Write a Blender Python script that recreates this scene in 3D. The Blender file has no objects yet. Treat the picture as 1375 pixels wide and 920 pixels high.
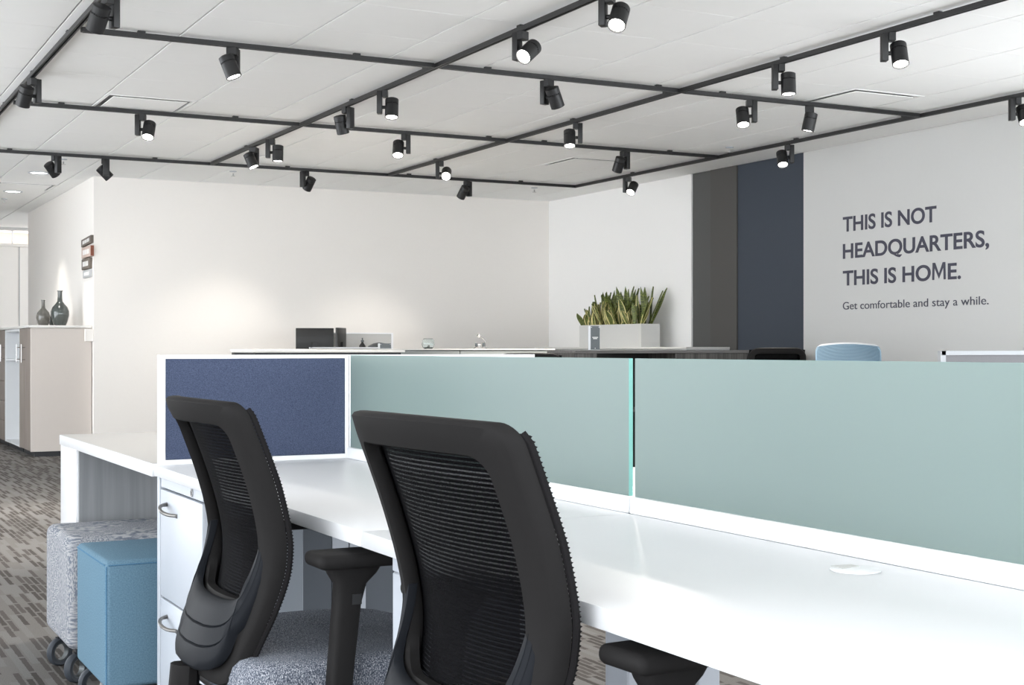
import bpy, bmesh, math, random
from mathutils import Vector, Matrix, Euler
random.seed(7)
R = math.radians
scene = bpy.context.scene
COL = scene.collection
H = 1.05                      # eye height
YAW = math.atan(975.5 / 1874.0)

# ------------------------------------------------------------------ camera, world, light, exposure
cam_d = bpy.data.cameras.new('camera')
cam_d.sensor_width = 36.0
cam_d.lens = 1874.0 / 1375.0 * 36.0
cam_d.shift_y = 8.0 / 1375.0
cam_d.clip_start = 0.02
cam_o = bpy.data.objects.new('camera', cam_d)
COL.objects.link(cam_o)
cam_o.location = (0, 0, H)
cam_o.rotation_euler = (R(90), 0, -YAW)
scene.camera = cam_o

WORLD_STRENGTH = 3.6
SPOT_W = 150.0
world = bpy.data.worlds.new('world'); scene.world = world
world.use_nodes = True
bg = world.node_tree.nodes['Background']
bg.inputs[0].default_value = (0.92, 0.96, 1.0, 1)
bg.inputs[1].default_value = WORLD_STRENGTH
vs = scene.view_settings
vs.view_transform = 'Standard'; vs.look = 'None'; vs.gamma = 1.0; vs.use_curve_mapping = False
vs.exposure = 0.72
scene.display_settings.display_device = 'sRGB'

CEIL = H + 1.69               # 2.74

# ------------------------------------------------------------------ materials
def lin(c):
    c = c / 255.0
    return c / 12.92 if c <= 0.04045 else ((c + 0.055) / 1.055) ** 2.4
def rgb(r, g, b): return (lin(r), lin(g), lin(b), 1)

def mat(name, col, rough=0.5, metal=0.0, var=0.0, vscale=40.0, bump=0.0, bscale=300.0, spec=0.5, stretch=None, coat=0.0):
    m = bpy.data.materials.new(name); m.use_nodes = True
    nt = m.node_tree; b = nt.nodes['Principled BSDF']
    b.inputs['Roughness'].default_value = rough
    b.inputs['Metallic'].default_value = metal
    b.inputs['Specular IOR Level'].default_value = spec
    if coat: b.inputs['Coat Weight'].default_value = coat
    b.inputs['Base Color'].default_value = col
    tc = nt.nodes.new('ShaderNodeTexCoord')
    src = tc.outputs['Object']
    if stretch:
        mp = nt.nodes.new('ShaderNodeMapping'); mp.inputs['Scale'].default_value = stretch
        nt.links.new(src, mp.inputs[0]); src = mp.outputs[0]
    nz = nt.nodes.new('ShaderNodeTexNoise'); nz.inputs['Scale'].default_value = vscale
    nz.inputs['Detail'].default_value = 3
    nt.links.new(src, nz.inputs['Vector'])
    mx = nt.nodes.new('ShaderNodeMix'); mx.data_type = 'RGBA'
    v = max(var, 0.01)
    mx.inputs[6].default_value = tuple(c * (1 - v) for c in col[:3]) + (1,)
    mx.inputs[7].default_value = tuple(min(1, c * (1 + v)) for c in col[:3]) + (1,)
    nt.links.new(nz.outputs['Fac'], mx.inputs[0])
    nt.links.new(mx.outputs[2], b.inputs['Base Color'])
    if bump:
        n2 = nt.nodes.new('ShaderNodeTexNoise'); n2.inputs['Scale'].default_value = bscale
        nt.links.new(src, n2.inputs['Vector'])
        bp = nt.nodes.new('ShaderNodeBump'); bp.inputs['Strength'].default_value = bump
        bp.inputs['Distance'].default_value = 0.002
        nt.links.new(n2.outputs['Fac'], bp.inputs['Height'])
        nt.links.new(bp.outputs[0], b.inputs['Normal'])
    return m

def fabric(name, c1, c2, scale=500.0, contrast=0.5, c3=None, stretch=None, bump=0.4):
    m = bpy.data.materials.new(name); m.use_nodes = True
    nt = m.node_tree; b = nt.nodes['Principled BSDF']
    b.inputs['Roughness'].default_value = 0.95
    b.inputs['Specular IOR Level'].default_value = 0.15
    tc = nt.nodes.new('ShaderNodeTexCoord'); src = tc.outputs['Object']
    if stretch:
        mp = nt.nodes.new('ShaderNodeMapping'); mp.inputs['Scale'].default_value = stretch
        nt.links.new(src, mp.inputs[0]); src = mp.outputs[0]
    nz = nt.nodes.new('ShaderNodeTexNoise'); nz.inputs['Scale'].default_value = scale
    nz.inputs['Detail'].default_value = 2; nz.inputs['Roughness'].default_value = 0.7
    nt.links.new(src, nz.inputs['Vector'])
    cr = nt.nodes.new('ShaderNodeValToRGB'); e = cr.color_ramp.elements
    e[0].position = 0.5 - contrast / 2; e[0].color = c1
    e[1].position = 0.5 + contrast / 2; e[1].color = c2
    if c3:
        k = cr.color_ramp.elements.new(0.5); k.color = c3
    nt.links.new(nz.outputs['Fac'], cr.inputs[0])
    nt.links.new(cr.outputs[0], b.inputs['Base Color'])
    bp = nt.nodes.new('ShaderNodeBump'); bp.inputs['Strength'].default_value = bump
    bp.inputs['Distance'].default_value = 0.001
    nt.links.new(nz.outputs['Fac'], bp.inputs['Height']); nt.links.new(bp.outputs[0], b.inputs['Normal'])
    return m

def emit(name, col, s):
    m = bpy.data.materials.new(name); m.use_nodes = True
    b = m.node_tree.nodes['Principled BSDF']
    b.inputs['Base Color'].default_value = col
    b.inputs['Emission Color'].default_value = col
    b.inputs['Emission Strength'].default_value = s
    return m

def math_node(nt, op, a, b=None):
    n = nt.nodes.new('ShaderNodeMath'); n.operation = op
    for i, v in enumerate((a, b)):
        if v is None: continue
        if isinstance(v, (int, float)): n.inputs[i].default_value = v
        else: nt.links.new(v, n.inputs[i])
    return n.outputs[0]

def carpet_mat():
    m = bpy.data.materials.new('carpet'); m.use_nodes = True
    nt = m.node_tree; b = nt.nodes['Principled BSDF']
    b.inputs['Roughness'].default_value = 0.97; b.inputs['Specular IOR Level'].default_value = 0.1
    tc = nt.nodes.new('ShaderNodeTexCoord')
    sp = nt.nodes.new('ShaderNodeSeparateXYZ'); nt.links.new(tc.outputs['Object'], sp.inputs[0])
    jit = nt.nodes.new('ShaderNodeTexNoise'); jit.inputs['Scale'].default_value = 30
    nt.links.new(tc.outputs['Object'], jit.inputs['Vector'])
    jx = math_node(nt, 'MULTIPLY', math_node(nt, 'SUBTRACT', jit.outputs['Fac'], 0.5), 0.008)
    xs = math_node(nt, 'ADD', sp.outputs['X'], jx)
    xd = math_node(nt, 'DIVIDE', xs, 0.026)
    ix = math_node(nt, 'FLOOR', xd)
    w1 = nt.nodes.new('ShaderNodeTexWhiteNoise'); w1.noise_dimensions = '1D'; nt.links.new(ix, w1.inputs['W'])
    yy = math_node(nt, 'ADD', math_node(nt, 'DIVIDE', sp.outputs['Y'], 0.24), math_node(nt, 'MULTIPLY', w1.outputs[0], 9.0))
    iy = math_node(nt, 'FLOOR', yy)
    cb = nt.nodes.new('ShaderNodeCombineXYZ'); nt.links.new(ix, cb.inputs[0]); nt.links.new(iy, cb.inputs[1])
    w2 = nt.nodes.new('ShaderNodeTexWhiteNoise'); w2.noise_dimensions = '2D'; nt.links.new(cb.outputs[0], w2.inputs['Vector'])
    cr = nt.nodes.new('ShaderNodeValToRGB'); e = cr.color_ramp.elements
    cr.color_ramp.interpolation = 'CONSTANT'
    e[0].position = 0; e[0].color = rgb(82, 78, 75)
    e[1].position = 0.30; e[1].color = rgb(92, 88, 85)
    k = e.new(0.56); k.color = rgb(122, 119, 116)
    k = e.new(0.75); k.color = rgb(128, 126, 124)
    gap = math_node(nt, 'MAXIMUM', math_node(nt, 'GREATER_THAN', math_node(nt, 'FRACT', xd), 0.72), math_node(nt, 'GREATER_THAN', math_node(nt, 'FRACT', yy), 0.9))
    nt.links.new(math_node(nt, 'MAXIMUM', w2.outputs[0], math_node(nt, 'MULTIPLY', gap, 0.6)), cr.inputs[0])
    # loop pile speckle
    fn = nt.nodes.new('ShaderNodeTexNoise'); fn.inputs['Scale'].default_value = 260
    nt.links.new(tc.outputs['Object'], fn.inputs['Vector'])
    mx = nt.nodes.new('ShaderNodeMix'); mx.data_type = 'RGBA'; mx.blend_type = 'MULTIPLY'
    mx.inputs[0].default_value = 0.5
    nt.links.new(cr.outputs[0], mx.inputs[6]); nt.links.new(fn.outputs['Fac'], mx.inputs[7])
    nt.links.new(mx.outputs[2], b.inputs['Base Color'])
    bp = nt.nodes.new('ShaderNodeBump'); bp.inputs['Strength'].default_value = 0.5; bp.inputs['Distance'].default_value = 0.003
    nt.links.new(fn.outputs['Fac'], bp.inputs['Height']); nt.links.new(bp.outputs[0], b.inputs['Normal'])
    return m

def frosted(name, col, edge=False):
    m = bpy.data.materials.new(name); m.use_nodes = True
    nt = m.node_tree; b = nt.nodes['Principled BSDF']
    b.inputs['Base Color'].default_value = col
    b.inputs['Roughness'].default_value = 0.38
    b.inputs['Specular IOR Level'].default_value = 0.5
    tr = nt.nodes.new('ShaderNodeBsdfTranslucent'); tr.inputs[0].default_value = col
    ms = nt.nodes.new('ShaderNodeMixShader'); ms.inputs[0].default_value = 0.4
    nz = nt.nodes.new('ShaderNodeTexNoise'); nz.inputs['Scale'].default_value = 900
    tc = nt.nodes.new('ShaderNodeTexCoord'); nt.links.new(tc.outputs['Object'], nz.inputs['Vector'])
    bp = nt.nodes.new('ShaderNodeBump'); bp.inputs['Strength'].default_value = 0.08
    nt.links.new(nz.outputs['Fac'], bp.inputs['Height']); nt.links.new(bp.outputs[0], b.inputs['Normal'])
    nt.links.new(b.outputs[0], ms.inputs[1]); nt.links.new(tr.outputs[0], ms.inputs[2])
    nt.links.new(ms.outputs[0], nt.nodes['Material Output'].inputs[0])
    return m

def clear_glass(name, col=(0.9, 0.95, 0.95, 1), rough=0.02):
    m = bpy.data.materials.new(name); m.use_nodes = True
    b = m.node_tree.nodes['Principled BSDF']
    b.inputs['Base Color'].default_value = col
    b.inputs['Roughness'].default_value = rough
    b.inputs['Transmission Weight'].default_value = 1.0
    b.inputs['IOR'].default_value = 1.45
    return m

def mesh_weave(name, col, transp):
    m = bpy.data.materials.new(name); m.use_nodes = True
    nt = m.node_tree; b = nt.nodes['Principled BSDF']
    b.inputs['Base Color'].default_value = col; b.inputs['Roughness'].default_value = 0.8; b.inputs['Specular IOR Level'].default_value = 0.05
    t = nt.nodes.new('ShaderNodeBsdfTransparent')
    ms = nt.nodes.new('ShaderNodeMixShader')
    tc = nt.nodes.new('ShaderNodeTexCoord')
    nz = nt.nodes.new('ShaderNodeTexNoise'); nz.inputs['Scale'].default_value = 700
    nt.links.new(tc.outputs['Object'], nz.inputs['Vector'])
    mr = nt.nodes.new('ShaderNodeMapRange')
    mr.inputs[1].default_value = 0.3; mr.inputs[2].default_value = 0.7
    mr.inputs[3].default_value = max(0, transp - 0.06); mr.inputs[4].default_value = min(1, transp + 0.10)
    nt.links.new(nz.outputs['Fac'], mr.inputs[0]); nt.links.new(mr.outputs[0], ms.inputs[0])
    nt.links.new(b.outputs[0], ms.inputs[1]); nt.links.new(t.outputs[0], ms.inputs[2])
    nt.links.new(ms.outputs[0], nt.nodes['Material Output'].inputs[0])
    return m

def wood(name, c1, c2, axis='Z', rough=0.5):
    s = {'Z': (60, 60, 2.2), 'X': (2.2, 60, 60), 'Y': (60, 2.2, 60)}[axis]
    m = bpy.data.materials.new(name); m.use_nodes = True
    nt = m.node_tree; b = nt.nodes['Principled BSDF']; b.inputs['Roughness'].default_value = rough
    tc = nt.nodes.new('ShaderNodeTexCoord'); mp = nt.nodes.new('ShaderNodeMapping'); mp.inputs['Scale'].default_value = s
    nt.links.new(tc.outputs['Object'], mp.inputs[0])
    nz = nt.nodes.new('ShaderNodeTexNoise'); nz.inputs['Scale'].default_value = 1.0; nz.inputs['Detail'].default_value = 6
    nt.links.new(mp.outputs[0], nz.inputs['Vector'])
    cr = nt.nodes.new('ShaderNodeValToRGB'); e = cr.color_ramp.elements
    e[0].position = 0.35; e[0].color = c1; e[1].position = 0.68; e[1].color = c2
    nt.links.new(nz.outputs['Fac'], cr.inputs[0]); nt.links.new(cr.outputs[0], b.inputs['Base Color'])
    return m

def leaf_mat():
    m = bpy.data.materials.new('snake_leaf'); m.use_nodes = True
    nt = m.node_tree; b = nt.nodes['Principled BSDF']; b.inputs['Roughness'].default_value = 0.45
    tc = nt.nodes.new('ShaderNodeTexCoord'); mp = nt.nodes.new('ShaderNodeMapping'); mp.inputs['Scale'].default_value = (12, 12, 70)
    nt.links.new(tc.outputs['Object'], mp.inputs[0])
    nz = nt.nodes.new('ShaderNodeTexNoise'); nz.inputs['Scale'].default_value = 1.0; nz.inputs['Detail'].default_value = 4
    nt.links.new(mp.outputs[0], nz.inputs['Vector'])
    cr = nt.nodes.new('ShaderNodeValToRGB'); e = cr.color_ramp.elements
    e[0].position = 0.38; e[0].color = rgb(46, 60, 28); e[1].position = 0.66; e[1].color = rgb(138, 148, 70)
    nt.links.new(nz.outputs['Fac'], cr.inputs[0]); nt.links.new(cr.outputs[0], b.inputs['Base Color'])
    return m

def weave_mat():
    """light grey woven ottoman cloth: raised dashes in patches of two directions"""
    m = bpy.data.materials.new('grey_woven_cloth'); m.use_nodes = True
    nt = m.node_tree; b = nt.nodes['Principled BSDF']
    b.inputs['Roughness'].default_value = 0.95; b.inputs['Specular IOR Level'].default_value = 0.1
    tc = nt.nodes.new('ShaderNodeTexCoord')
    v = nt.nodes.new('ShaderNodeTexVoronoi'); v.distance = 'CHEBYCHEV'; v.inputs['Scale'].default_value = 11
    nt.links.new(tc.outputs['Object'], v.inputs['Vector'])
    sep = nt.nodes.new('ShaderNodeSeparateColor'); nt.links.new(v.outputs['Color'], sep.inputs[0])
    def wave(dirn, sc, rot):
        mp = nt.nodes.new('ShaderNodeMapping'); mp.inputs['Rotation'].default_value = rot
        nt.links.new(tc.outputs['Object'], mp.inputs[0])
        w = nt.nodes.new('ShaderNodeTexWave'); w.bands_direction = dirn
        w.inputs['Scale'].default_value = sc; w.inputs['Distortion'].default_value = 0.4; w.inputs['Detail Scale'].default_value = 4
        nt.links.new(mp.outputs[0], w.inputs['Vector'])
        return w.outputs['Fac']
    def dashes(sc, rot):
        mp = nt.nodes.new('ShaderNodeMapping'); mp.inputs['Rotation'].default_value = rot; mp.inputs['Scale'].default_value = sc
        nt.links.new(tc.outputs['Object'], mp.inputs[0])
        q = nt.nodes.new('ShaderNodeTexNoise'); q.inputs['Scale'].default_value = 1.0; q.inputs['Detail'].default_value = 1
        nt.links.new(mp.outputs[0], q.inputs['Vector'])
        return q.outputs['Fac']
    wa = dashes((45, 45, 300), (R(8), 0, 0)); wb = dashes((300, 300, 110), (0, 0, R(25)))
    mx = nt.nodes.new('ShaderNodeMix'); mx.data_type = 'FLOAT'
    nt.links.new(math_node(nt, 'GREATER_THAN', sep.outputs[0], 0.45), mx.inputs[0])
    nt.links.new(wa, mx.inputs[2]); nt.links.new(wb, mx.inputs[3])
    nz = nt.nodes.new('ShaderNodeTexNoise'); nz.inputs['Scale'].default_value = 220
    nt.links.new(tc.outputs['Object'], nz.inputs['Vector'])
    sm = math_node(nt, 'ADD', math_node(nt, 'MULTIPLY', mx.outputs[0], 0.8), math_node(nt, 'MULTIPLY', nz.outputs['Fac'], 0.2))
    cr = nt.nodes.new('ShaderNodeValToRGB'); e = cr.color_ramp.elements
    e[0].position = 0.42; e[0].color = rgb(112, 118, 129); e[1].position = 0.56; e[1].color = rgb(168, 168, 170)
    nt.links.new(sm, cr.inputs[0]); nt.links.new(cr.outputs[0], b.inputs['Base Color'])
    bp = nt.nodes.new('ShaderNodeBump'); bp.inputs['Strength'].default_value = 0.7; bp.inputs['Distance'].default_value = 0.003
    nt.links.new(sm, bp.inputs['Height']); nt.links.new(bp.outputs[0], b.inputs['Normal'])
    return m

M = {}
M['wall'] = mat('wall_paint', rgb(240, 236, 231), 0.85, var=0.01, bump=0.05, bscale=400)
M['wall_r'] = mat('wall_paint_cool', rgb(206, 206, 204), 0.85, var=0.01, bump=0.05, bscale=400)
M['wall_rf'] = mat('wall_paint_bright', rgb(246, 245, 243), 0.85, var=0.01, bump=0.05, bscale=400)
M['wall_blue'] = mat('wall_paint_slate', rgb(58, 65, 76), 0.75, var=0.02)
M['wall_grey'] = mat('wall_paint_dark_grey', rgb(82, 82, 81), 0.75, var=0.02)
M['wall_taupe'] = mat('wall_paint_taupe', rgb(78, 76, 74), 0.75, var=0.02)
M['tile'] = mat('ceiling_tile', rgb(248, 248, 246), 0.9, var=0.012, vscale=8, bump=0.12, bscale=500)
M['grid'] = mat('ceiling_grid', rgb(176, 177, 178), 0.6)
M['carpet'] = carpet_mat()
M['white'] = mat('white_laminate', rgb(214, 215, 217), 0.33, var=0.008, vscale=20)
M['white_metal'] = mat('white_powder_coat', rgb(182, 187, 195), 0.4, var=0.008)
M['frame_white'] = mat('white_aluminium', rgb(245, 246, 248), 0.35)
M['black'] = mat('black_powder_coat', rgb(26, 26, 27), 0.45, var=0.05)
M['chair_plastic'] = mat('black_chair_plastic', rgb(34, 33, 33), 0.6, var=0.05, spec=0.07, bump=0.06, bscale=900)
M['chair_shell'] = mat('dark_grey_chair_shell', rgb(28, 30, 34), 0.5, var=0.04, spec=0.07, bump=0.05, bscale=900)
M['rib'] = mat('black_mesh_rib', rgb(30, 29, 30), 0.8, spec=0.05, var=0.12, vscale=600)
M['weave'] = mesh_weave('black_mesh_weave', rgb(8, 8, 10), 0.0)
M['seat'] = fabric('speckled_seat_cloth', rgb(36, 42, 54), rgb(205, 206, 210), 620, 0.40, rgb(92, 98, 110), stretch=(1, 1, 0.45))
M['blue_cloth'] = fabric('navy_panel_cloth', rgb(46, 54, 76), rgb(88, 97, 120), 480, 0.5)
M['sky_cloth'] = fabric('sky_blue_felt', rgb(76, 106, 125), rgb(112, 140, 157), 260, 0.6)
M['sky_seam'] = fabric('sky_blue_seam', rgb(62, 100, 128), rgb(92, 130, 158), 260, 0.6)
M['grey_weave'] = weave_mat()
M['glass'] = frosted('frosted_teal_glass', rgb(148, 164, 161))
M['glass_edge'] = frosted('green_glass_edge', rgb(140, 205, 196))
M['clear'] = clear_glass('clear_glass')
M['chrome'] = mat('brushed_nickel', rgb(190, 190, 190), 0.25, 1.0)
M['steel'] = mat('dark_steel', rgb(88, 92, 94), 0.4, 0.6)
M['handle'] = mat('satin_nickel_handle', rgb(118, 116, 113), 0.35, 0.7)
M['rubber'] = mat('grey_rubber', rgb(58, 62, 68), 0.5, spec=0.2)
M['rubber_dark'] = mat('dark_rubber', rgb(36, 38, 42), 0.5)
M['grey_wood'] = wood('grey_wood_laminate', rgb(118, 120, 123), rgb(130, 132, 134), 'Z')
M['taupe_wood'] = wood('taupe_wood_laminate', rgb(116, 106, 99), rgb(150, 140, 132), 'Z')
M['dark_wood'] = wood('charcoal_wood_laminate', rgb(58, 55, 53), rgb(96, 93, 90), 'Z')
M['dark_wood_top'] = wood('charcoal_wood_top', rgb(84, 82, 80), rgb(112, 110, 108), 'X')
M['greige'] = mat('greige_panel', rgb(204, 196, 189), 0.6, var=0.015)
M['pale_top'] = mat('pale_stone_top', rgb(222, 220, 216), 0.4, var=0.02)
M['grey_top'] = mat('grey_counter', rgb(140, 144, 142), 0.45, var=0.03)
M['pale_panel'] = mat('pale_grey_panel', rgb(196, 196, 194), 0.6, var=0.02)
M['gable'] = mat('shade_darkened_gable', rgb(78, 84, 92), 0.55, var=0.01)  # grey panel, colour darkened further for the shadow under the desk
M['dim_panel'] = fabric('grey_screen_cloth', rgb(108, 108, 110), rgb(122, 122, 124), 300)
M['dim_frame'] = mat('silver_screen_frame', rgb(150, 153, 156), 0.4, var=0.02)
M['dull_top'] = mat('pale_grey_laminate', rgb(178, 177, 175), 0.4, var=0.02)
M['ped_side'] = mat('shade_grey_side', rgb(122, 128, 136), 0.5, var=0.01)  # white pedestal side, shade under the desk put into the colour
M['throat'] = mat('diffuser_throat', rgb(132, 132, 131), 0.5, var=0.05)  # nearly flat throat; the grey stands in for shade in the recess
M['planter'] = mat('planter_satin_white', rgb(216, 216, 213), 0.45, var=0.012)
M['soil'] = mat('planting_soil', rgb(70, 58, 48), 0.95, var=0.3)
M['leaf'] = leaf_mat()
M['leaf_edge'] = mat('leaf_yellow_margin', rgb(226, 214, 150), 0.5, var=0.08)
M['vase'] = mat('grey_glazed_ceramic', rgb(62, 68, 66), 0.15, var=0.25, vscale=14, coat=0.6)
M['vase2'] = mat('mottled_glazed_ceramic', rgb(98, 96, 91), 0.2, var=0.35, vscale=22, coat=0.5)
M['ink'] = mat('charcoal_lettering', rgb(66, 66, 80), 0.6)
M['white_ink'] = mat('white_print', rgb(236, 236, 234), 0.6)
M['plaque_brown'] = mat('brown_block', rgb(104, 96, 88), 0.6, var=0.1)
M['plaque_rose'] = mat('rose_block', rgb(196, 176, 166), 0.6, var=0.06)
M['plaque_silver'] = mat('silver_block', rgb(176, 178, 180), 0.5, var=0.05)
M['plaque_rust'] = mat('rust_edge', rgb(128, 72, 52), 0.6, var=0.1)
M['screen_black'] = mat('monitor_black', rgb(30, 29, 28), 0.4, var=0.06)
M['card'] = mat('slate_card', rgb(96, 102, 104), 0.55, var=0.03)
M['paleblue'] = mesh_weave('pale_blue_mesh', rgb(112, 138, 155), 0.06)
M['paleblue_rib'] = mat('pale_blue_cord', rgb(124, 148, 164), 0.6)
M['pale_frame'] = mat('pale_chair_frame', rgb(158, 160, 164), 0.5)
M['lens'] = emit('lit_lens', (1.0, 0.97, 0.92, 1), 9.0)
M['downlight'] = emit('downlight_lens', (1.0, 0.97, 0.92, 1), 4.0)
M['cove'] = emit('cove_strip', (1.0, 0.86, 0.74, 1), 1.5)
M['warm_panel'] = mat('warm_cove_panel', rgb(226, 204, 190), 0.6, var=0.03)
M['carton'] = mat('white_plastic', rgb(226, 228, 230), 0.45)

# ------------------------------------------------------------------ geometry helpers
class MB:
    def __init__(s): s.v = []; s.f = []; s.mi = []
    def add(s, vs, fs, mi=0):
        o = len(s.v); s.v += [tuple(p) for p in vs]
        s.f += [tuple(i + o for i in f) for f in fs]; s.mi += [mi] * len(fs)
        return s
    def box(s, x0, x1, y0, y1, z0, z1, mi=0):
        vs = [(x0, y0, z0), (x1, y0, z0), (x1, y1, z0), (x0, y1, z0), (x0, y0, z1), (x1, y0, z1), (x1, y1, z1), (x0, y1, z1)]
        return s.add(vs, [(0, 3, 2, 1), (4, 5, 6, 7), (0, 1, 5, 4), (1, 2, 6, 5), (2, 3, 7, 6), (3, 0, 4, 7)], mi)
    def prism(s, pts, a, b, axis='Z', mi=0):
        """polygon extruded between a and b along axis"""
        def P(p, t): return {'Z': (p[0], p[1], t), 'Y': (p[0], t, p[1]), 'X': (t, p[0], p[1])}[axis]
        n = len(pts)
        vs = [P(p, a) for p in pts] + [P(p, b) for p in pts]
        fs = [tuple(range(n))[::-1], tuple(range(n, 2 * n))] + [(i, (i + 1) % n, n + (i + 1) % n, n + i) for i in range(n)]
        return s.add(vs, fs, mi)
    def tube(s, pts, r, n=8, mi=0, cap=True):
        pts = [Vector(p) for p in pts]; rs = r if isinstance(r, (list, tuple)) else [r] * len(pts)
        vs = []; fs = []; up = None
        for i, p in enumerate(pts):
            t = (pts[min(i + 1, len(pts) - 1)] - pts[max(i - 1, 0)]).normalized()
            if up is None: up = Vector((0, 0, 1)) if abs(t.z) < 0.9 else Vector((1, 0, 0))
            a = t.cross(up).normalized(); b = a.cross(t).normalized(); up = b
            for k in range(n):
                q = 2 * math.pi * k / n
                vs.append(p + (a * math.cos(q) + b * math.sin(q)) * rs[i])
        for i in range(len(pts) - 1):
            for k in range(n):
                fs.append((i * n + k, i * n + (k + 1) % n, (i + 1) * n + (k + 1) % n, (i + 1) * n + k))
        if cap: fs += [tuple(range(n))[::-1], tuple(range((len(pts) - 1) * n, len(pts) * n))]
        return s.add(vs, fs, mi)
    def lathe(s, prof, n=24, c=(0, 0, 0), mi=0):
        vs = []; fs = []
        for (r, z) in prof:
            for k in range(n):
                q = 2 * math.pi * k / n
                vs.append((c[0] + r * math.cos(q), c[1] + r * math.sin(q), c[2] + z))
        for i in range(len(prof) - 1):
            for k in range(n):
                fs.append((i * n + k, i * n + (k + 1) % n, (i + 1) * n + (k + 1) % n, (i + 1) * n + k))
        fs += [tuple(range(n))[::-1], tuple(range((len(prof) - 1) * n, len(prof) * n))]
        return s.add(vs, fs, mi)
    def mesh(s, name, mats, bevel=0.0, seg=2, smooth=None):
        me = bpy.data.meshes.new(name); me.from_pydata(s.v, [], s.f); me.update()
        for m in (mats if isinstance(mats, (list, tuple)) else [mats]): me.materials.append(m)
        for p, i in zip(me.polygons, s.mi): p.material_index = i
        bm = bmesh.new(); bm.from_mesh(me)
        bmesh.ops.recalc_face_normals(bm, faces=bm.faces)
        if bevel:
            ed = [e for e in bm.edges if len(e.link_faces) == 2 and e.calc_face_angle(0) > R(35)]
            bmesh.ops.bevel(bm, geom=ed, offset=bevel, segments=seg, affect='EDGES', profile=0.5, clamp_overlap=True)
        sm = smooth if smooth is not None else bool(bevel)
        for f in bm.faces: f.smooth = sm
        bm.to_mesh(me); bm.free()
        if sm: me.set_sharp_from_angle(angle=R(38))
        return me
    def build(s, name, mats, parent=None, bevel=0.0, seg=2, smooth=None, label=None):
        return link(name, s.mesh(name, mats, bevel, seg, smooth), parent, label)

def link(name, me, parent=None, label=None):
    o = bpy.data.objects.new(name, me); COL.objects.link(o)
    if parent is not None: o.parent = parent
    if label: o['label'] = label
    return o
def thing(name, label, cat, loc=(0, 0, 0), rz=0.0, group=None):
    o = bpy.data.objects.new(name, None); COL.objects.link(o)
    o.empty_display_size = 0.05
    o.location = loc; o.rotation_euler = (0, 0, rz)
    o['label'] = label; o['category'] = cat
    if group: o['group'] = group
    return o
def tag(o, label, cat, group=None):
    o['label'] = label; o['category'] = cat
    if group: o['group'] = group
    return o
def struct(o, label=None):
    o['kind'] = 'structure'
    if label: o['label'] = label
    return o
def box(name, x0, x1, y0, y1, z0, z1, m, parent=None, bevel=0.002, seg=1, label=None):
    return MB().box(x0, x1, y0, y1, z0, z1).build(name, m, parent, bevel, seg, label=label)

# ------------------------------------------------------------------ the room
XR, YB, XL, YE = 7.78, 14.03, 2.68, 18.2      # right wall, back wall, side wall of the passage and its end
FL = [(-4.0, -3.2), (8.0, -3.2), (8.0, 21.0), (-2.4, 21.0), (-2.4, 7.2), (-4.0, 7.2)]
struct(MB().prism(FL, -0.12, 0).build('floor', M['carpet']), 'grey carpet with short dark dashes')
struct(box('wall_back', XL, XR + 0.02, YB, YB + 0.14, 0, CEIL, M['wall'], bevel=0), 'long warm white back wall')
struct(box('wall_passage', XL, XL + 0.14, YB + 0.14, YE, 0, CEIL, M['wall'], bevel=0), 'white side wall of the passage behind the vases')
struct(box('wall_passage_end', XL + 0.14, 5.4, YE - 0.14, YE, 0, CEIL, M['wall'], bevel=0))
YN = 9.506      # where the lettered wall starts
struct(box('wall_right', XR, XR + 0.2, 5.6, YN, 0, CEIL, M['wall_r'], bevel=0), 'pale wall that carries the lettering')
struct(box('wall_right_slate', XR + 0.015, XR + 0.2, YN, 10.46, 0, CEIL, M['wall_blue'], bevel=0), 'slate blue wall section')
struct(box('wall_right_column', XR - 0.0, XR + 0.2, 10.46, 10.87, 0, CEIL, M['wall_taupe'], bevel=0), 'taupe grey column face')
struct(box('wall_right_recess', XR + 0.02, XR + 0.2, 10.87, 11.19, 0, CEIL, M['wall_grey'], bevel=0), 'dark grey wall strip')
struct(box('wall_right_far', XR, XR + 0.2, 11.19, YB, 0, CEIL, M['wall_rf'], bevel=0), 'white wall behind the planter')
struct(box('wall_left_added', -2.4, -2.2, 5.4, 7.2, 0, CEIL, M['wall'], bevel=0), 'white pier added out of view at the left to block daylight')  # unseen pier, added to keep side daylight off the foreground
struct(box('wall_left_passage_added', -2.4, -2.2, 14.6, 20.5, 0, CEIL, M['wall'], bevel=0), 'unseen white wall added across the passage to limit daylight')  # unseen wall, added so less daylight reaches the passage
struct(box('baseboard_back', XL, XR, YB - 0.012, YB, 0, 0.1, M['wall_grey']))
struct(box('baseboard_right', XR - 0.012, XR, 5.6, YN, 0, 0.1, M['wall_grey']))
# end of the passage with a lit clerestory
we = struct(MB().box(-2.2, 5.4, 20.5, 20.64, 0, 2.50).build('wall_far', M['wall'], None), 'white wall at the far end of the passage')
for xx in (0.6, 1.75, 2.9):
    box('panel_joint', xx - 0.006, xx + 0.006, 20.494, 20.5, 0.02, 2.48, M['grid'], we, 0)
struct(box('wall_clerestory_back', -2.2, 5.4, 20.86, 20.9, 2.45, CEIL, M['warm_panel'], bevel=0))
struct(box('trim_1', -2.2, 5.4, 20.44, 20.66, 2.47, 2.51, M['wall']))
struct(box('trim_2', -2.2, 5.4, 20.46, 20.56, 2.70, CEIL - 0.002, M['pale_panel']))
wc = thing('window_1', 'clerestory glazing', 'window', (0, 20.52, 2.51)); del wc['category']; del wc['label']; wc['kind'] = 'structure'
for i in range(12):
    x0 = -1.6 + i * 0.44
    box('mullion', x0, x0 + 0.02, -0.02, 0.02, 0.0, 0.19, M['frame_white'], wc)
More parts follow.
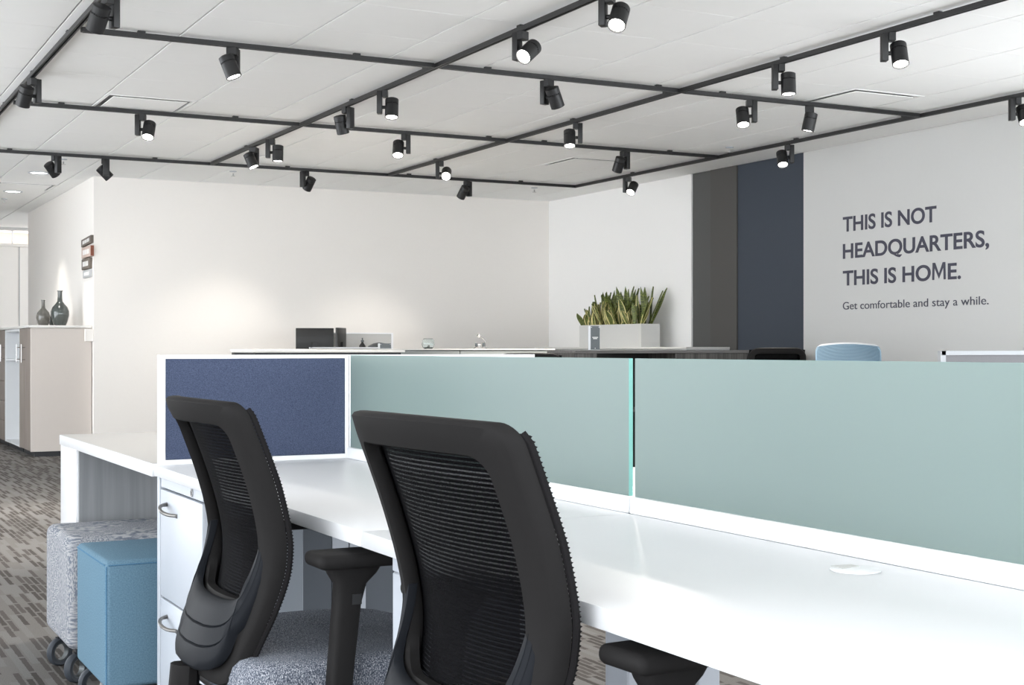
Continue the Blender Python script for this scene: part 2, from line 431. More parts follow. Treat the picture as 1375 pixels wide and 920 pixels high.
cs = thing('cove_light', 'warm cove light strip above the far wall of the passage', 'light', (1.2, 20.75, 2.69))
box('strip', -2.4, 2.6, -0.02, 0.02, 0.0, 0.015, M['cove'], cs, 0)
box('strip_channel', -2.42, 2.62, -0.03, 0.03, 0.0155, 0.045, M['frame_white'], cs, 0)

# ceiling: backing slab and lay-in tiles
ceil = struct(MB().prism(FL, CEIL + 0.012, CEIL + 0.1).build('ceiling', M['grid']), 'white lay-in tile ceiling')
TP = 0.6105; TX0, TY0 = 1.888, 5.79
def proj(p):
    d = p[0] * math.sin(YAW) + p[1] * math.cos(YAW)
    if d < 0.1: return None
    u = (p[0] * math.cos(YAW) - p[1] * math.sin(YAW)) / d
    return (687.5 + 1874 * u, 468 - 1874 * (p[2] - H) / d)
diff_cells = {(0, 6), (7, 2), (7, 8), (0, 15)}
tile_me = MB().box(-TP / 2 + 0.005, TP / 2 - 0.005, -TP / 2 + 0.0014, TP / 2 - 0.0014, 0, 0.011).mesh('ceiling_tile', M['tile'], 0.0012, 1)
rest = MB(); cand = []
for i in range(-16, 10):
    for j in range(-18, 30):
        x = TX0 + (i + 0.5) * TP; y = TY0 + (j + 0.5) * TP
        if x < (-3.7 if y < 6.9 else -2.1) or y < -2.9 or x - TP / 2 > XR - 0.05 or y > 20.7 or (i, j) in diff_cells: continue
        if y > YB + 0.1 and x > XL and y < YE:
            if x - TP / 2 < XL: rest.box(x - TP / 2 + 0.005, XL - 0.001, y - TP / 2 + 0.0014, y + TP / 2 - 0.0014, CEIL, CEIL + 0.011)
            continue
        q = proj((x, y, CEIL))
        a = 0
        if q and -120 < q[0] < 1500 and -90 < q[1] < 400:
            d = x * math.sin(YAW) + y * math.cos(YAW); a = 1 / d
        cand.append((a, x, y))
cand.sort(reverse=True)
n = 0
for a, x, y in cand:
    hx = min(TP / 2 - 0.005, XR - 0.002 - x)
    full = hx > TP / 2 - 0.006 and abs(y - YB) > TP / 2
    if a > 0 and n < 290:
        o = link('ceiling_panel', tile_me, ceil); o.location = (x, y, CEIL); n += 1
        if not full and hx < TP / 2 - 0.006:
            o.scale.x = (hx + TP / 2 - 0.005) / (TP - 0.01); o.location.x = x - (TP / 2 - 0.005 - hx) / 2
    else:
        rest.box(x - TP / 2 + 0.005, x + hx, y - TP / 2 + 0.0014, y + TP / 2 - 0.0014, CEIL, CEIL + 0.011)
ro = rest.build('ceiling_panel_field', M['tile'], ceil); ro['kind'] = 'stuff'

# ------------------------------------------------------------------ ceiling fittings
def diffuser(i, j, label):
    x = TX0 + (i + 0.5) * TP; y = TY0 + (j + 0.5) * TP
    t = thing('air_diffuser', label, 'vent', (x, y, CEIL), 0, 'square ceiling diffusers')
    h = TP / 2 - 0.004; g = 0.25
    fr = MB()
    for (a0, a1, b0, b1) in ((-h, h, -h, -h + 0.022), (-h, h, h - 0.022, h), (-h, -h + 0.022, -h + 0.022, h - 0.022), (h - 0.022, h, -h + 0.022, h - 0.022)):
        fr.box(a0, a1, b0, b1, -0.003, 0.010)
    fr.build('frame', M['tile'], t, 0.001, 1)
    th = MB()
    o_, i_ = h - 0.022, g - 0.06
    ring = [(-o_, -o_), (o_, -o_), (o_, o_), (-o_, o_)]; ring2 = [(-i_, -i_), (i_, -i_), (i_, i_), (-i_, i_)]
    th.add([(p[0], p[1], 0.0105) for p in ring] + [(p[0], p[1], 0.0117) for p in ring2], [(k, (k + 1) % 4, 4 + (k + 1) % 4, 4 + k) for k in range(4)])
    th.build('throat', M['throat'], t)
    MB().box(-g, g, -g, g, -0.008, -0.002).build('plaque', M['tile'], t, 0.002, 1)
    for sx in (-1, 1):
        for sy in (-1, 1): box('hanger', sx * 0.2 - 0.006, sx * 0.2 + 0.006, sy * 0.2 - 0.006, sy * 0.2 + 0.006, -0.0015, 0.0105, M['chrome'], t, 0)
    return t
diffuser(0, 6, 'square ceiling diffuser at left above the cut-in track rail')
diffuser(7, 2, 'square ceiling diffuser at upper right near the lettered wall')
diffuser(7, 8, 'bright square ceiling diffuser towards the planter corner')
diffuser(0, 15, 'square ceiling diffuser over the passage at far left')

def downlight(x, y, label):
    t = thing('downlight', label, 'light', (x, y, CEIL), 0, 'recessed downlights')
    MB().lathe([(0.10, 0.0), (0.10, -0.006), (0.085, -0.008), (0.078, -0.004), (0.078, 0.0)], 28).build('trim_ring', M['white_metal'], t, smooth=True)
    MB().lathe([(0.076, -0.0005), (0.076, -0.003)], 28).build('lens', M['downlight'], t)
    ld = bpy.data.lights.new('downlight_lamp', 'SPOT'); ld.energy = 28; ld.color = (1.0, 0.95, 0.9); ld.spot_size = R(75); ld.spot_blend = 0.4; ld.shadow_soft_size = 0.03
    lo = bpy.data.objects.new('downlight_lamp', ld); COL.objects.link(lo); lo.parent = t; lo.location = (0, 0, -0.012)
downlight(2.16, 14.0, 'recessed round downlight nearer the camera in the passage')
downlight(2.17, 15.79, 'recessed round downlight farther along the passage')

def sprinkler(x, y, label):
    t = thing('sprinkler', label, 'sprinkler', (x, y, CEIL), 0, 'fire sprinklers')
    MB().lathe([(0.035, 0), (0.033, -0.006), (0.012, -0.009)], 18).build('escutcheon', M['white_metal'], t, smooth=True)
    MB().tube([(0, 0, -0.021), (0, 0, -0.045)], 0.007, 8).build('stem', M['chrome'], t)
    MB().lathe([(0.022, -0.0455), (0.022, -0.048)], 14).build('deflector', M['chrome'], t)
for a in ((2.2, 12.9, 'sprinkler head between the two rail spotlights at far left'),
          (2.19, 16.6, 'sprinkler head deep in the passage at the left edge'),
          (7.03, 9.55, 'sprinkler head just above the rail corner right of centre'),
          (3.785, 13.03, 'sprinkler head over the long back wall, left of centre'),
          (6.98, 12.9, 'sprinkler head by the far corner of the room')): sprinkler(*a)

# ------------------------------------------------------------------ track rails and spotlights
ZT = CEIL - 0.012             # top of rails
RH, RW = 0.026, 0.030
def rail(axis, c, a, b, label):
    L = b - a
    loc = (c, a, ZT - RH) if axis == 'Y' else (a, c, ZT - RH)
    t = thing('track_rail', label, 'track', loc, 0 if axis == 'Y' else R(-90), 'black track rails')
    w = RW / 2
    prof = [(-w, 0), (-0.006, 0), (-0.006, 0.012), (0.006, 0.012), (0.006, 0), (w, 0), (w, RH), (-w, RH)]
    MB().prism(prof, 0.0, L, 'Y').build('rail_body', M['black'], t)
    k = 0.3; clips = 0
    def in_diff(x, y): return any(TX0 + i * TP < x < TX0 + (i + 1) * TP and TY0 + j * TP < y < TY0 + (j + 1) * TP for i, j in diff_cells)
    while k < L:
        if in_diff(*((c, a + k) if axis == 'Y' else (a + k, c))): k += TP * 2; continue
        box('ceiling_clip', -0.012, 0.012, k - 0.02, k + 0.02, RH + 0.0005, RH + 0.0115, M['black'], t, 0)
        k += TP * 2
    for e in (0.0, L):
        box('end_cap', -w - 0.001, w + 0.001, e - 0.012, e + 0.0, 0.001, RH - 0.001, M['black'], t, 0.001) if e else \
        box('end_cap', -w - 0.001, w + 0.001, -0.012, -0.0002, 0.001, RH - 0.001, M['black'], t, 0.001)
    return t
XT = (1.335, 3.405, 5.13, 7.20); YT = (7.50, 9.93, 12.42)
rail('Y', XT[0], -2.4, 16.2, 'leftmost black track rail running away from the camera')
rail('Y', XT[1], -2.4, YT[2] - 0.024, 'second black track rail from the left running away from the camera')
rail('Y', XT[2], -2.4, YT[2] - 0.024, 'third black track rail from the left running away from the camera')
rail('Y', XT[3], -2.4, YT[2] - 0.024, 'rightmost black track rail running beside the lettered wall')
segs = [(XT[0] + 0.045, XT[1] - 0.024), (XT[1] + 0.034, XT[2] - 0.024), (XT[2] + 0.034, XT[3] - 0.024)]
rows = ('nearest', 'middle', 'farthest'); part_n = ('left', 'centre', 'right')
for r_, y in enumerate(YT[:2]):
    for s_, (a, b) in enumerate(segs):
        rail('X', y, a, b, '%s piece of the %s black cross rail' % (part_n[s_], rows[r_]))
rail('X', YT[2], XT[0] + 0.045, XT[3] + RW / 2, 'farthest black cross rail, in front of the back wall')

def head_meshes():
    r = 0.043
    d = {}
    d['adaptor'] = MB().box(-0.018, 0.018, -0.03, 0.03, -0.046, -0.0005).mesh('track_adaptor', M['black'], 0.002, 1)
    d['driver'] = MB().box(-0.052, -0.019, -0.026, 0.026, -0.150, -0.004).mesh('driver_box', M['black'], 0.003, 2)
    b = MB()
    b.lathe([(0.034, 0.056), (r, 0.052), (r, 0.020), (r - 0.006, 0.019), (r - 0.006, 0.013), (r, 0.012), (r, -0.070), (r - 0.004, -0.072), (r - 0.006, -0.060), (0.0, -0.060)][:-1], 32)
    d['can'] = b.mesh('lamp_can', M['black'], 0, smooth=True)
    ft = MB()
    for k in range(20):
        a = 2 * math.pi * k / 20
        c, s = math.cos(a), math.sin(a)
        p = [(c * (r - 0.0065) - s * 0.003, s * (r - 0.0065) + c * 0.003), (c * (r - 0.0065) + s * 0.003, s * (r - 0.0065) - c * 0.003),
             (c * (r - 0.001) + s * 0.003, s * (r - 0.001) - c * 0.003), (c * (r - 0.001) - s * 0.003, s * (r - 0.001) + c * 0.003)]
        ft.prism(p, 0.0135, 0.0185)
    d['fin'] = ft.mesh('cooling_fins', M['black'])
    d['lens'] = MB().lathe([(r - 0.0065, -0.0605), (r - 0.0065, -0.0645)], 32).mesh('lens', M['lens'])
    d['pivot'] = MB().tube([(-0.0188, 0, 0), (-0.0010, 0, 0)], 0.011, 12).mesh('pivot', M['black'])
    return d
HM = head_meshes()
def spotlight(x, y, delta, tilt, label, power=1.0, cone=70):
    t = thing('track_spotlight', label, 'spotlight', (x, y, ZT - RH), -YAW + R(delta), 'black track spotlights')
    link('adaptor', HM['adaptor'], t); link('driver_box', HM['driver'], t)
    p = link('pivot', HM['pivot'], t); p.location = (0.0, 0, -0.108)
    can = link('lamp_can', HM['can'], t)
    can.location = (0.0425, 0, -0.108); can.rotation_euler = (R(tilt), 0, 0)
    link('cooling_fins', HM['fin'], can); link('lens', HM['lens'], can)
    ld = bpy.data.lights.new('spot_lamp', 'SPOT'); ld.energy = SPOT_W * power
    ld.color = (1.0, 0.93, 0.85); ld.spot_size = R(cone); ld.spot_blend = 0.9; ld.shadow_soft_size = 0.03
    lo = bpy.data.objects.new('spot_lamp', ld); COL.objects.link(lo); lo.parent = can; lo.location = (0, 0, -0.076)
    return t
SPOTS = [
 (XT[0], 6.66, -135, -35, 'spotlight cut by the top edge of the photo on the leftmost rail'),
 (XT[0], 8.92, -135, -30, 'spotlight at the left edge of the photo, tilted left on the leftmost rail'),
 (2.175, YT[0], -100, 22, 'spotlight hanging alone on the left piece of the nearest cross rail'),
 (2.235, YT[1], 0, -30, 'lit spotlight below the left ceiling diffuser'),
 (2.05, YT[2], 150, -45, 'unlit-looking spotlight farthest left on the farthest cross rail', 0.12, 110),
 (2.47, YT[2], 120, -45, 'spotlight above the wall corner by the vases, turned to the wall', 0.12, 110),
 (XT[1], 11.14, -110, 25, 'spotlight farthest along the second rail, tilted to the right'),
 (XT[1], 10.63, 0, -5, 'spotlight pointing straight down, second from the far end of the second rail'),
 (XT[1], 9.0, 150, -20, 'dark spotlight on the second rail turned away, just past the middle cross rail'),
 (XT[1], 8.30, 0, -15, 'lit spotlight on the second rail between the two nearer cross rails'),
 (XT[1], 6.42, -35, -55, 'spotlight on the second rail with its round glowing face to the camera'),
 (XT[1], 5.55, -20, -40, 'spotlight at the top edge of the photo, nearest on the second rail'),
 (4.30, YT[2], 45, 40, 'spotlight turned to the back wall, left of the monitors on the farthest cross rail', 0.24, 58),
 (4.228, YT[1], 180, 30, 'lit spotlight on the centre piece of the middle cross rail'),
 (XT[2], 11.2, 0, -60, 'small spotlight with round glowing face far along the third rail'),
 (5.96, YT[2], -135, -38, 'dark spotlight on the right half of the farthest cross rail', 0.24, 58),
 (XT[2], 8.85, 180, 20, 'lit spotlight on the third rail just short of the middle cross rail'),
 (XT[2], 6.47, 0, -8, 'spotlight pointing straight down on the near stretch of the third rail'),
 (XT[2], 5.56, 0, -25, 'nearest lit spotlight on the third rail at the upper right'),
 (4.16, YT[0], -40, 30, 'dark spotlight turned away on the centre piece of the nearest cross rail'),
 (5.68, YT[0], 180, 25, 'lit spotlight on the right piece of the nearest cross rail, left one of the pair'),
 (6.19, YT[0], -100, -12, 'spotlight on the right piece of the nearest cross rail, right one of the pair'),
 (6.22, YT[1], -150, -30, 'dark glossy spotlight above the planter end on the middle cross rail', 1.6, 80),
 (XT[3], 11.40, -30, -45, 'spotlight farthest along the rightmost rail, above the planter'),
 (XT[3], 9.0, 180, 30, 'lit spotlight on the rightmost rail in front of the slate wall'),
 (XT[3], 6.62, 0, -30, 'spotlight cut by the right edge of the photo on the rightmost rail'),
]
for s_ in SPOTS: spotlight(*s_)
# the rails go on overhead, past the top of the photo, with more of the same lamps
OVERHEAD = ((XT[0], 4.6, 0, -6), (XT[0], 2.9, 0, 4), (XT[0], 1.2, 0, 8), (XT[1], 3.6, 0, -10), (XT[1], 2.0, 0, -4), (XT[1], 0.4, 0, 6),
                                    (XT[2], 3.4, 0, -8), (XT[2], 1.6, 0, 5), (XT[3], 4.6, 0, -6), (XT[0], -0.8, 0, 5), (XT[1], -1.4, 0, 5), (XT[2], -0.6, 0, 5))
OVER = [(q[0], q[1]) for q in OVERHEAD]
for k, (x, y, dl, ti) in enumerate(OVERHEAD):
    rn = {XT[0]: 'leftmost', XT[1]: 'second', XT[2]: 'third', XT[3]: 'rightmost'}[x]
    on = ('farthest', 'second', 'third', 'nearest')[[q[1] for q in sorted(((x_, y_) for x_, y_ in OVER if x_ == x), key=lambda q: -q[1])].index(y)]
    spotlight(x, y, dl, ti, '%s of the spotlights past the top of the photo on the %s rail' % (on, rn), 0.10)

# ------------------------------------------------------------------ lettering on the right wall
def text_mesh(body, name, m, parent, width, cap, bold=0.0, depth=0.002):
    cu = bpy.data.curves.new(name, 'FONT'); cu.body = body; cu.size = 1.0; cu.offset = bold; cu.extrude = 0.0
    to = bpy.data.objects.new('tmp', cu); COL.objects.link(to)
    bpy.context.view_layer.update()
    dg = bpy.context.evaluated_depsgraph_get()
    me = bpy.data.meshes.new_from_object(to.evaluated_get(dg)); me.name = name
    bpy.data.objects.remove(to)
    xs = [v.co.x for v in me.vertices]; x0, x1 = min(xs), max(xs)
    capu = 0.729 + 2 * bold
    for v in me.vertices:
        v.co.x = (v.co.x - x0) / (x1 - x0) * width
        v.co.y = v.co.y / capu * cap
    bm = bmesh.new(); bm.from_mesh(me); bpy.data.meshes.remove(me)
    seen = set(); isl = []
    for f in bm.faces:
        if f in seen: continue
        st = [f]; seen.add(f); grp = []
        while st:
            g = st.pop(); grp.append(g)
            for e in g.edges:
                for h in e.link_faces:
                    if h not in seen: seen.add(h); st.append(h)
        vv = {v for g in grp for v in g.verts}
        isl.append([min(v.co.x for v in vv), max(v.co.x for v in vv), grp])
    isl.sort(key=lambda q: q[0]); mer = []
    for q in isl:
        if mer and q[0] < mer[-1][1] - 0.3 * min(q[1] - q[0], mer[-1][1] - mer[-1][0]): mer[-1][1] = max(mer[-1][1], q[1]); mer[-1][2] += q[2]
        else: mer.append(q)
    out = []
    chars = [c for c in body if c != ' ']
    for ci, (xa, xb, grp) in enumerate(mer):
        idx = {}; vs = []; fs = []
        for g in grp:
            for v in g.verts:
                if v not in idx: idx[v] = len(vs); vs.append((v.co.x - xa, v.co.y, 0))
            fs.append(tuple(idx[v] for v in g.verts))
        if len(mer) == len(chars) and chars[ci] == 'M':
            w_ = xb - xa; k = 0.021
            vs = [(0, 0, 0), (k, 0, 0), (k + 0.004, cap * 0.70, 0), (w_ / 2, cap * 0.06, 0), (w_ - k - 0.004, cap * 0.70, 0), (w_ - k, 0, 0), (w_, 0, 0),
                  (w_ - 0.004, cap, 0), (w_ - k - 0.010, cap, 0), (w_ / 2, cap * 0.36, 0), (k + 0.010, cap, 0), (0.004, cap, 0)]
            fs = [(0, 1, 2, 10, 11), (2, 3, 9, 10), (3, 4, 8, 9), (4, 5, 6, 7, 8)]
        b2 = bmesh.new(); bv = [b2.verts.new(p) for p in vs]
        for f in fs:
            try: b2.faces.new([bv[i] for i in f])
            except ValueError: pass
        ret = bmesh.ops.extrude_face_region(b2, geom=b2.faces[:])
        bmesh.ops.translate(b2, verts=[e for e in ret['geom'] if isinstance(e, bmesh.types.BMVert)], vec=(0, 0, depth))
        bmesh.ops.recalc_face_normals(b2, faces=b2.faces)
        ml = bpy.data.meshes.new('letter'); b2.to_mesh(ml); b2.free(); ml.materials.append(m)
        out.append((xa, link('letter', ml, parent)))
    bm.free()
    return out
wl = thing('wall_lettering', 'dark lettering THIS IS NOT HEADQUARTERS, THIS IS HOME. on the pale wall', 'lettering', (XR - 0.0005, 9.0, 1.37))
for body, w, cap, z, bold in (('THIS IS NOT', 1.06, 0.131, 2.019, 0.021), ('HEADQUARTERS,', 1.585, 0.131, 1.796, 0.021), ('THIS IS HOME.', 1.31, 0.131, 1.573, 0.021), ('Get comfortable and stay a while.', 1.58, 0.066, 1.372, 0.0)):
    for xa, o in text_mesh(body, 'lettering', M['ink'], wl, w, cap, bold):
        o.location = (0, -xa, z - 1.37); o.rotation_euler = (R(90), 0, R(-90))

# ------------------------------------------------------------------ near bench: desks, rails, glass, blue screens
DZ = 0.735; DT = 0.028
XF, XG = 0.881, 1.44          # front edge, centre line of the glass
YP = 3.80                     # end screen
YS = 2.255                    # joint between the two worktops
def worktop(x0, x1, y0, y1, label, legs, grom=None):
    cx, cy = (x0 + x1) / 2, (y0 + y1) / 2
    t = thing('bench_desk', label, 'desk', (cx, cy, 0))
    MB().box(x0 - cx, x1 - cx, y0 - cy, y1 - cy, DZ - DT, DZ).build('worktop', M['white'], t, 0.0015, 2)
    box('support_beam', x0 - cx + 0.28, x1 - cx - 0.22, y0 - cy + 0.12, y1 - cy - 0.12, DZ - DT - 0.05, DZ - DT - 0.0005, M['white_metal'], t)
    for ly in legs:
        yy = ly - cy
        for (a, b) in ((x0 - cx + 0.045, x0 - cx + 0.095), (x1 - cx - 0.075, x1 - cx - 0.025)):
            box('leg', a, b, yy - 0.04, yy + 0.04, 0.012, DZ - DT - 0.0405, M['white_metal'], t, 0.003)
            MB().lathe([(0.018, 0.0), (0.018, 0.006), (0.008, 0.012)], 12, ((a + b) / 2, yy, 0)).build('levelling_foot', M['rubber_dark'], t)
        box('cross_member', x0 - cx + 0.045, x1 - cx - 0.025, yy - 0.04, yy + 0.04, DZ - DT - 0.04, DZ - DT - 0.0006, M['white_metal'], t, 0.002)
    if grom:
        gx, gy = grom[0] - cx, grom[1] - cy
        g = MB().lathe([(0.036, DZ + 0.0003), (0.036, DZ + 0.002), (0.033, DZ + 0.0035), (0.0, DZ + 0.0035)][:-1], 28, (gx, gy, 0)).build('cable_grommet', M['carton'], t, smooth=True)
        MB().prism([(gx - 0.02, gy + 0.004), (gx - 0.02, gy + 0.03), (gx + 0.014, gy + 0.026), (gx + 0.014, gy + 0.008)], DZ + 0.0036, DZ + 0.0046).build('grommet_slot', M['pale_panel'], g)
    return t
worktop(XF, XG - 0.012, YS + 0.0012, YP - 0.018, 'white bench desk in front of the navy screen, beyond the joint', [])
worktop(XF, XG - 0.012, 0.75, YS - 0.0012, 'white bench desk nearest the camera with a round cable grommet', [2.185, 0.85], (1.345, 1.53))
worktop(XG + 0.012, 2.0, YS + 0.0012, YP - 0.018, 'white bench desk on the far side of the left glass screen', [])
worktop(XG + 0.012, 2.0, 0.75, YS - 0.0012, 'white bench desk on the far side of the right glass screen', [2.17, 0.85])

GT = 1.031                    # top of the glass
def glass_screen(y0, y1, label):
    t = thing('glass_screen', label, 'screen', (XG, (y0 + y1) / 2, DZ - 0.0))
    hl = (y1 - y0) / 2
    box('base_rail', -0.0115, 0.0115, -hl - 0.008, hl + 0.008, 0.0, 0.032, M['frame_white'], t, 0.001)
    g = MB(); x = 0.0045
    z0, z1 = 0.0322, GT - DZ
    g.add([(-x, -hl, z0), (x, -hl, z0), (x, hl, z0), (-x, hl, z0), (-x, -hl, z1), (x, -hl, z1), (x, hl, z1), (-x, hl, z1)],
          [(1, 2, 6, 5), (3, 0, 4, 7)], 0)
    o = len(g.v)
    g.add([(-x, -hl, z0), (x, -hl, z0), (x, hl, z0), (-x, hl, z0), (-x, -hl, z1), (x, -hl, z1), (x, hl, z1), (-x, hl, z1)],
          [(0, 1, 5, 4), (2, 3, 7, 6), (4, 5, 6, 7), (0, 3, 2, 1)], 1)
    g.build('frosted_pane', [M['glass'], M['glass_edge']], t)
    # steel spine that carries the rail between the worktops
    box('rail_spine', -0.0105, 0.0105, -hl, hl, -0.06, -0.0005, M['white_metal'], t, 0)
glass_screen(2.272, YP - 0.04, 'left frosted teal glass screen, between the navy screen and the vertical gap')
glass_screen(0.76, 2.250, 'large right frosted teal glass screen, running out of the photo')

def end_screen(x0, x1, label):
    cx = (x0 + x1) / 2; hw = (x1 - x0) / 2
    t = thing('fabric_screen', label, 'screen', (cx, YP, 0.0), 0, 'navy end screens')
    z0, z1 = DZ - 0.03, GT + 0.001
    hwall = 0.014
    f = MB()
    f.box(-hw, -hw + 0.016, -hwall, hwall, z0, z1); f.box(hw - 0.010, hw, -hwall, hwall, z0, z1)
    f.box(-hw + 0.016, hw - 0.010, -hwall, hwall, z1 - 0.010, z1); f.box(-hw + 0.016, hw - 0.010, -hwall, hwall, z0, DZ + 0.012)
    f.build('frame', M['frame_white'], t, 0.0008, 1)
    box('fabric_panel', -hw + 0.0165, hw - 0.0105, -hwall + 0.003, hwall - 0.003, DZ + 0.0125, z1 - 0.0105, M['blue_cloth'], t, 0.001)
    for (a, b) in ((-hw, -hw + 0.05), (hw - 0.05, hw)):
        box('gable_post', a, b, -hwall, hwall, 0.0, z0 - 0.0005, M['white_metal'], t, 0.001)
    box('gable_panel', -hw + 0.0505, hw - 0.0505, -hwall + 0.002, hwall - 0.002, 0.05, z0 - 0.0005, M['gable'], t, 0.001)
end_screen(0.897, XG - 0.0, 'navy fabric end screen in a white frame, left of the glass')
end_screen(XG + 0.003, 2.05, 'white framed end screen mostly hidden behind the left glass')

# filing pedestal under the left end of the desk
def pedestal():
    x0, x1, y0, y1 = 0.900, 1.155, 3.355, 3.782
    t = thing('filing_pedestal', 'white two-drawer filing pedestal with lock under the desk end', 'pedestal', (x0, y0, 0))
    W, D = y1 - y0, x1 - x0
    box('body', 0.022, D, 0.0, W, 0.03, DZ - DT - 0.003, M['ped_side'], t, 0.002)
    box('plinth', 0.05, D - 0.03, 0.02, W - 0.02, 0.0, 0.0295, M['rubber_dark'], t, 0)
    ls = box('lock_strip', 0.0, 0.0215, 0.0, W, 0.676, DZ - DT - 0.003, M['white_metal'], t, 0.0015)
    lk = MB().tube([(-0.003, 0.10, 0.690), (-0.0002, 0.10, 0.690)], 0.0105, 18)
    lk.build('lock', M['chrome'], ls); MB().box(-0.0036, -0.0031, 0.0985, 0.1015, 0.685, 0.696).build('keyhole', M['rubber_dark'], ls)
    for (z0, z1, hz) in ((0.384, 0.671, 0.632), (0.036, 0.379, 0.334)):
        d = box('drawer', -0.002, 0.0212, 0.001, W - 0.001, z0, z1, M['white_metal'], t, 0.0025, 2)
        h = MB(); yc = W - 0.13
        pts = []
        for k in range(13):
            a = k / 12.0
            pts.append((-0.002 - 0.030 * math.sin(math.pi * min(1, a * 1.1)) ** 0.6 if 0 < a < 1 else -0.0022, yc + 0.055 - 0.11 * a, hz + 0.010 * math.cos(math.pi * a) - 0.006))
        h.tube(pts, [0.006] + [0.0048] * 11 + [0.006], 8)
        h.build('handle', M['handle'], d, smooth=True)
pedestal()

# second table beyond the screen
t = thing('return_table', 'white table behind the navy screen with a grey wood end support', 'table', (0.886, 3.83, 0))
L = 5.276 - 3.83
MB().box(0, 0.62, 0, L, 0.700, 0.735).build('tabletop', M['white'], t, 0.0015, 2)
box('top_surface', 0.003, 0.617, 0.003, L - 0.003, 0.7352, 0.7362, M['dull_top'], t, 0)
MB().box(0.004, 0.60, L - 0.305, L - 0.002, 0.012, 0.6995).build('end_support', M['white'], t, 0.0015, 2)
box('grey_wood_panel', 0.012, 0.595, L - 0.318, L - 0.3055, 0.012, 0.6993, M['grey_wood'], t, 0.001)
box('support_plinth', 0.02, 0.58, L - 0.29, L - 0.02, 0.0, 0.0118, M['rubber_dark'], t, 0)
box('wall_bracket', 0.05, 0.57, 0.002, 0.04, 0.655, 0.6995, M['white_metal'], t)
box('near_leg', 0.54, 0.60, 0.01, 0.07, 0.0, 0.6545, M['white_metal'], t)

# ------------------------------------------------------------------ ottomans on ring casters
def rounded_block(w, d, z0, z1, r, seg=4):
    m = MB().box(0, w, 0, d, z0, z1)
    return m
def ottoman(name, label, x, y, w, d, z0, z1, m, seam, r, spots):
    t = thing(name, label, 'ottoman', (x, y, 0))
    c = MB().box(0, w, 0, d, z0, z1).build('cushion', m, t, r, 4)
    if seam:
        e = r * 0.30
        for (px, py) in ((e, e), (w - e, e), (e, d - e), (w - e, d - e)):
            MB().tube([(px, py, z0 + 0.012), (px, py, z1 - r)], 0.0022, 6).build('seam', seam, c)
        for pa, pb in (((r * 0.6, 0.0008), (w - r * 0.6, 0.0008)), ((0.0008, r * 0.6), (0.0008, d - r * 0.6)), ((r * 0.6, d - 0.0008), (w - r * 0.6, d - 0.0008)), ((w - 0.0008, r * 0.6), (w - 0.0008, d - r * 0.6))):
            MB().tube([pa + (z1 - r * 0.8,), pb + (z1 - r * 0.8,)], 0.0022, 6).build('seam', seam, c)
    box('base_board', 0.03, w - 0.03, 0.03, d - 0.03, z0 - 0.012, z0 - 0.0005, M['rubber_dark'], t)
    for (px, py, rz) in spots:
        k = thing('caster', '', '', (px, py, 0)); del k['label']; del k['category']
        k.parent = t; k.rotation_euler = (0, 0, R(rz))
        ro, ri = 0.046, 0.030
        tw = []
        for (rad, yy) in ((ri, -0.011), (ro - 0.004, -0.013), (ro, -0.007), (ro, 0.007), (ro - 0.004, 0.013), (ri, 0.011)):
            tw.append((rad, yy))
        mb = MB(); vs = []; fs = []; n = 28
        for a in range(n):
            q = 2 * math.pi * a / n
            for (rad, yy) in tw: vs.append((rad * math.cos(q), yy, ro + rad * math.sin(q)))
        K = len(tw)
        for a in range(n):
            for b in range(K): fs.append((a * K + b, a * K + (b + 1) % K, ((a + 1) % n) * K + (b + 1) % K, ((a + 1) % n) * K + b))
        mb.add(vs, fs).build('tyre', M['rubber'], k, smooth=True)
        hb = MB(); vs = []; fs = []; tw2 = [(ri - 0.004, -0.010), (ri - 0.0005, -0.010), (ri - 0.0005, 0.010), (ri - 0.004, 0.010)]
        for a in range(n):
            q = 2 * math.pi * a / n
            for (rad, yy) in tw2: vs.append((rad * math.cos(q), yy, ro + rad * math.sin(q)))
        for a in range(n):
            for b in range(4): fs.append((a * 4 + b, a * 4 + (b + 1) % 4, ((a + 1) % n) * 4 + (b + 1) % 4, ((a + 1) % n) * 4 + b))
        hb.add(vs, fs).build('rim', M['steel'], k)
        MB().box(-0.012, 0.012, -0.006, 0.006, 2 * ro - 0.001, z0 - 0.0125).build('swivel_stem', M['rubber_dark'], k) if z0 - 0.0125 > 2 * ro else None
ottoman('woven_ottoman', 'pale grey woven fabric ottoman behind the sky blue one', 0.776, 4.475, 0.46, 0.42, 0.108, 0.462, M['grey_weave'], None, 0.03,
        [(0.03, 0.32, 28), (0.035, 0.05, 38), (0.42, 0.06, 0), (0.42, 0.36, 20)])
ottoman('felt_ottoman', 'sky blue felt cube ottoman with stitched seams beside the pedestal', 0.782, 3.935, 0.44, 0.425, 0.106, 0.462, M['sky_cloth'], M['sky_seam'], 0.016,
        [(0.04, 0.37, 12), (0.04, 0.05, 30), (0.40, 0.06, 0), (0.40, 0.37, 20)])

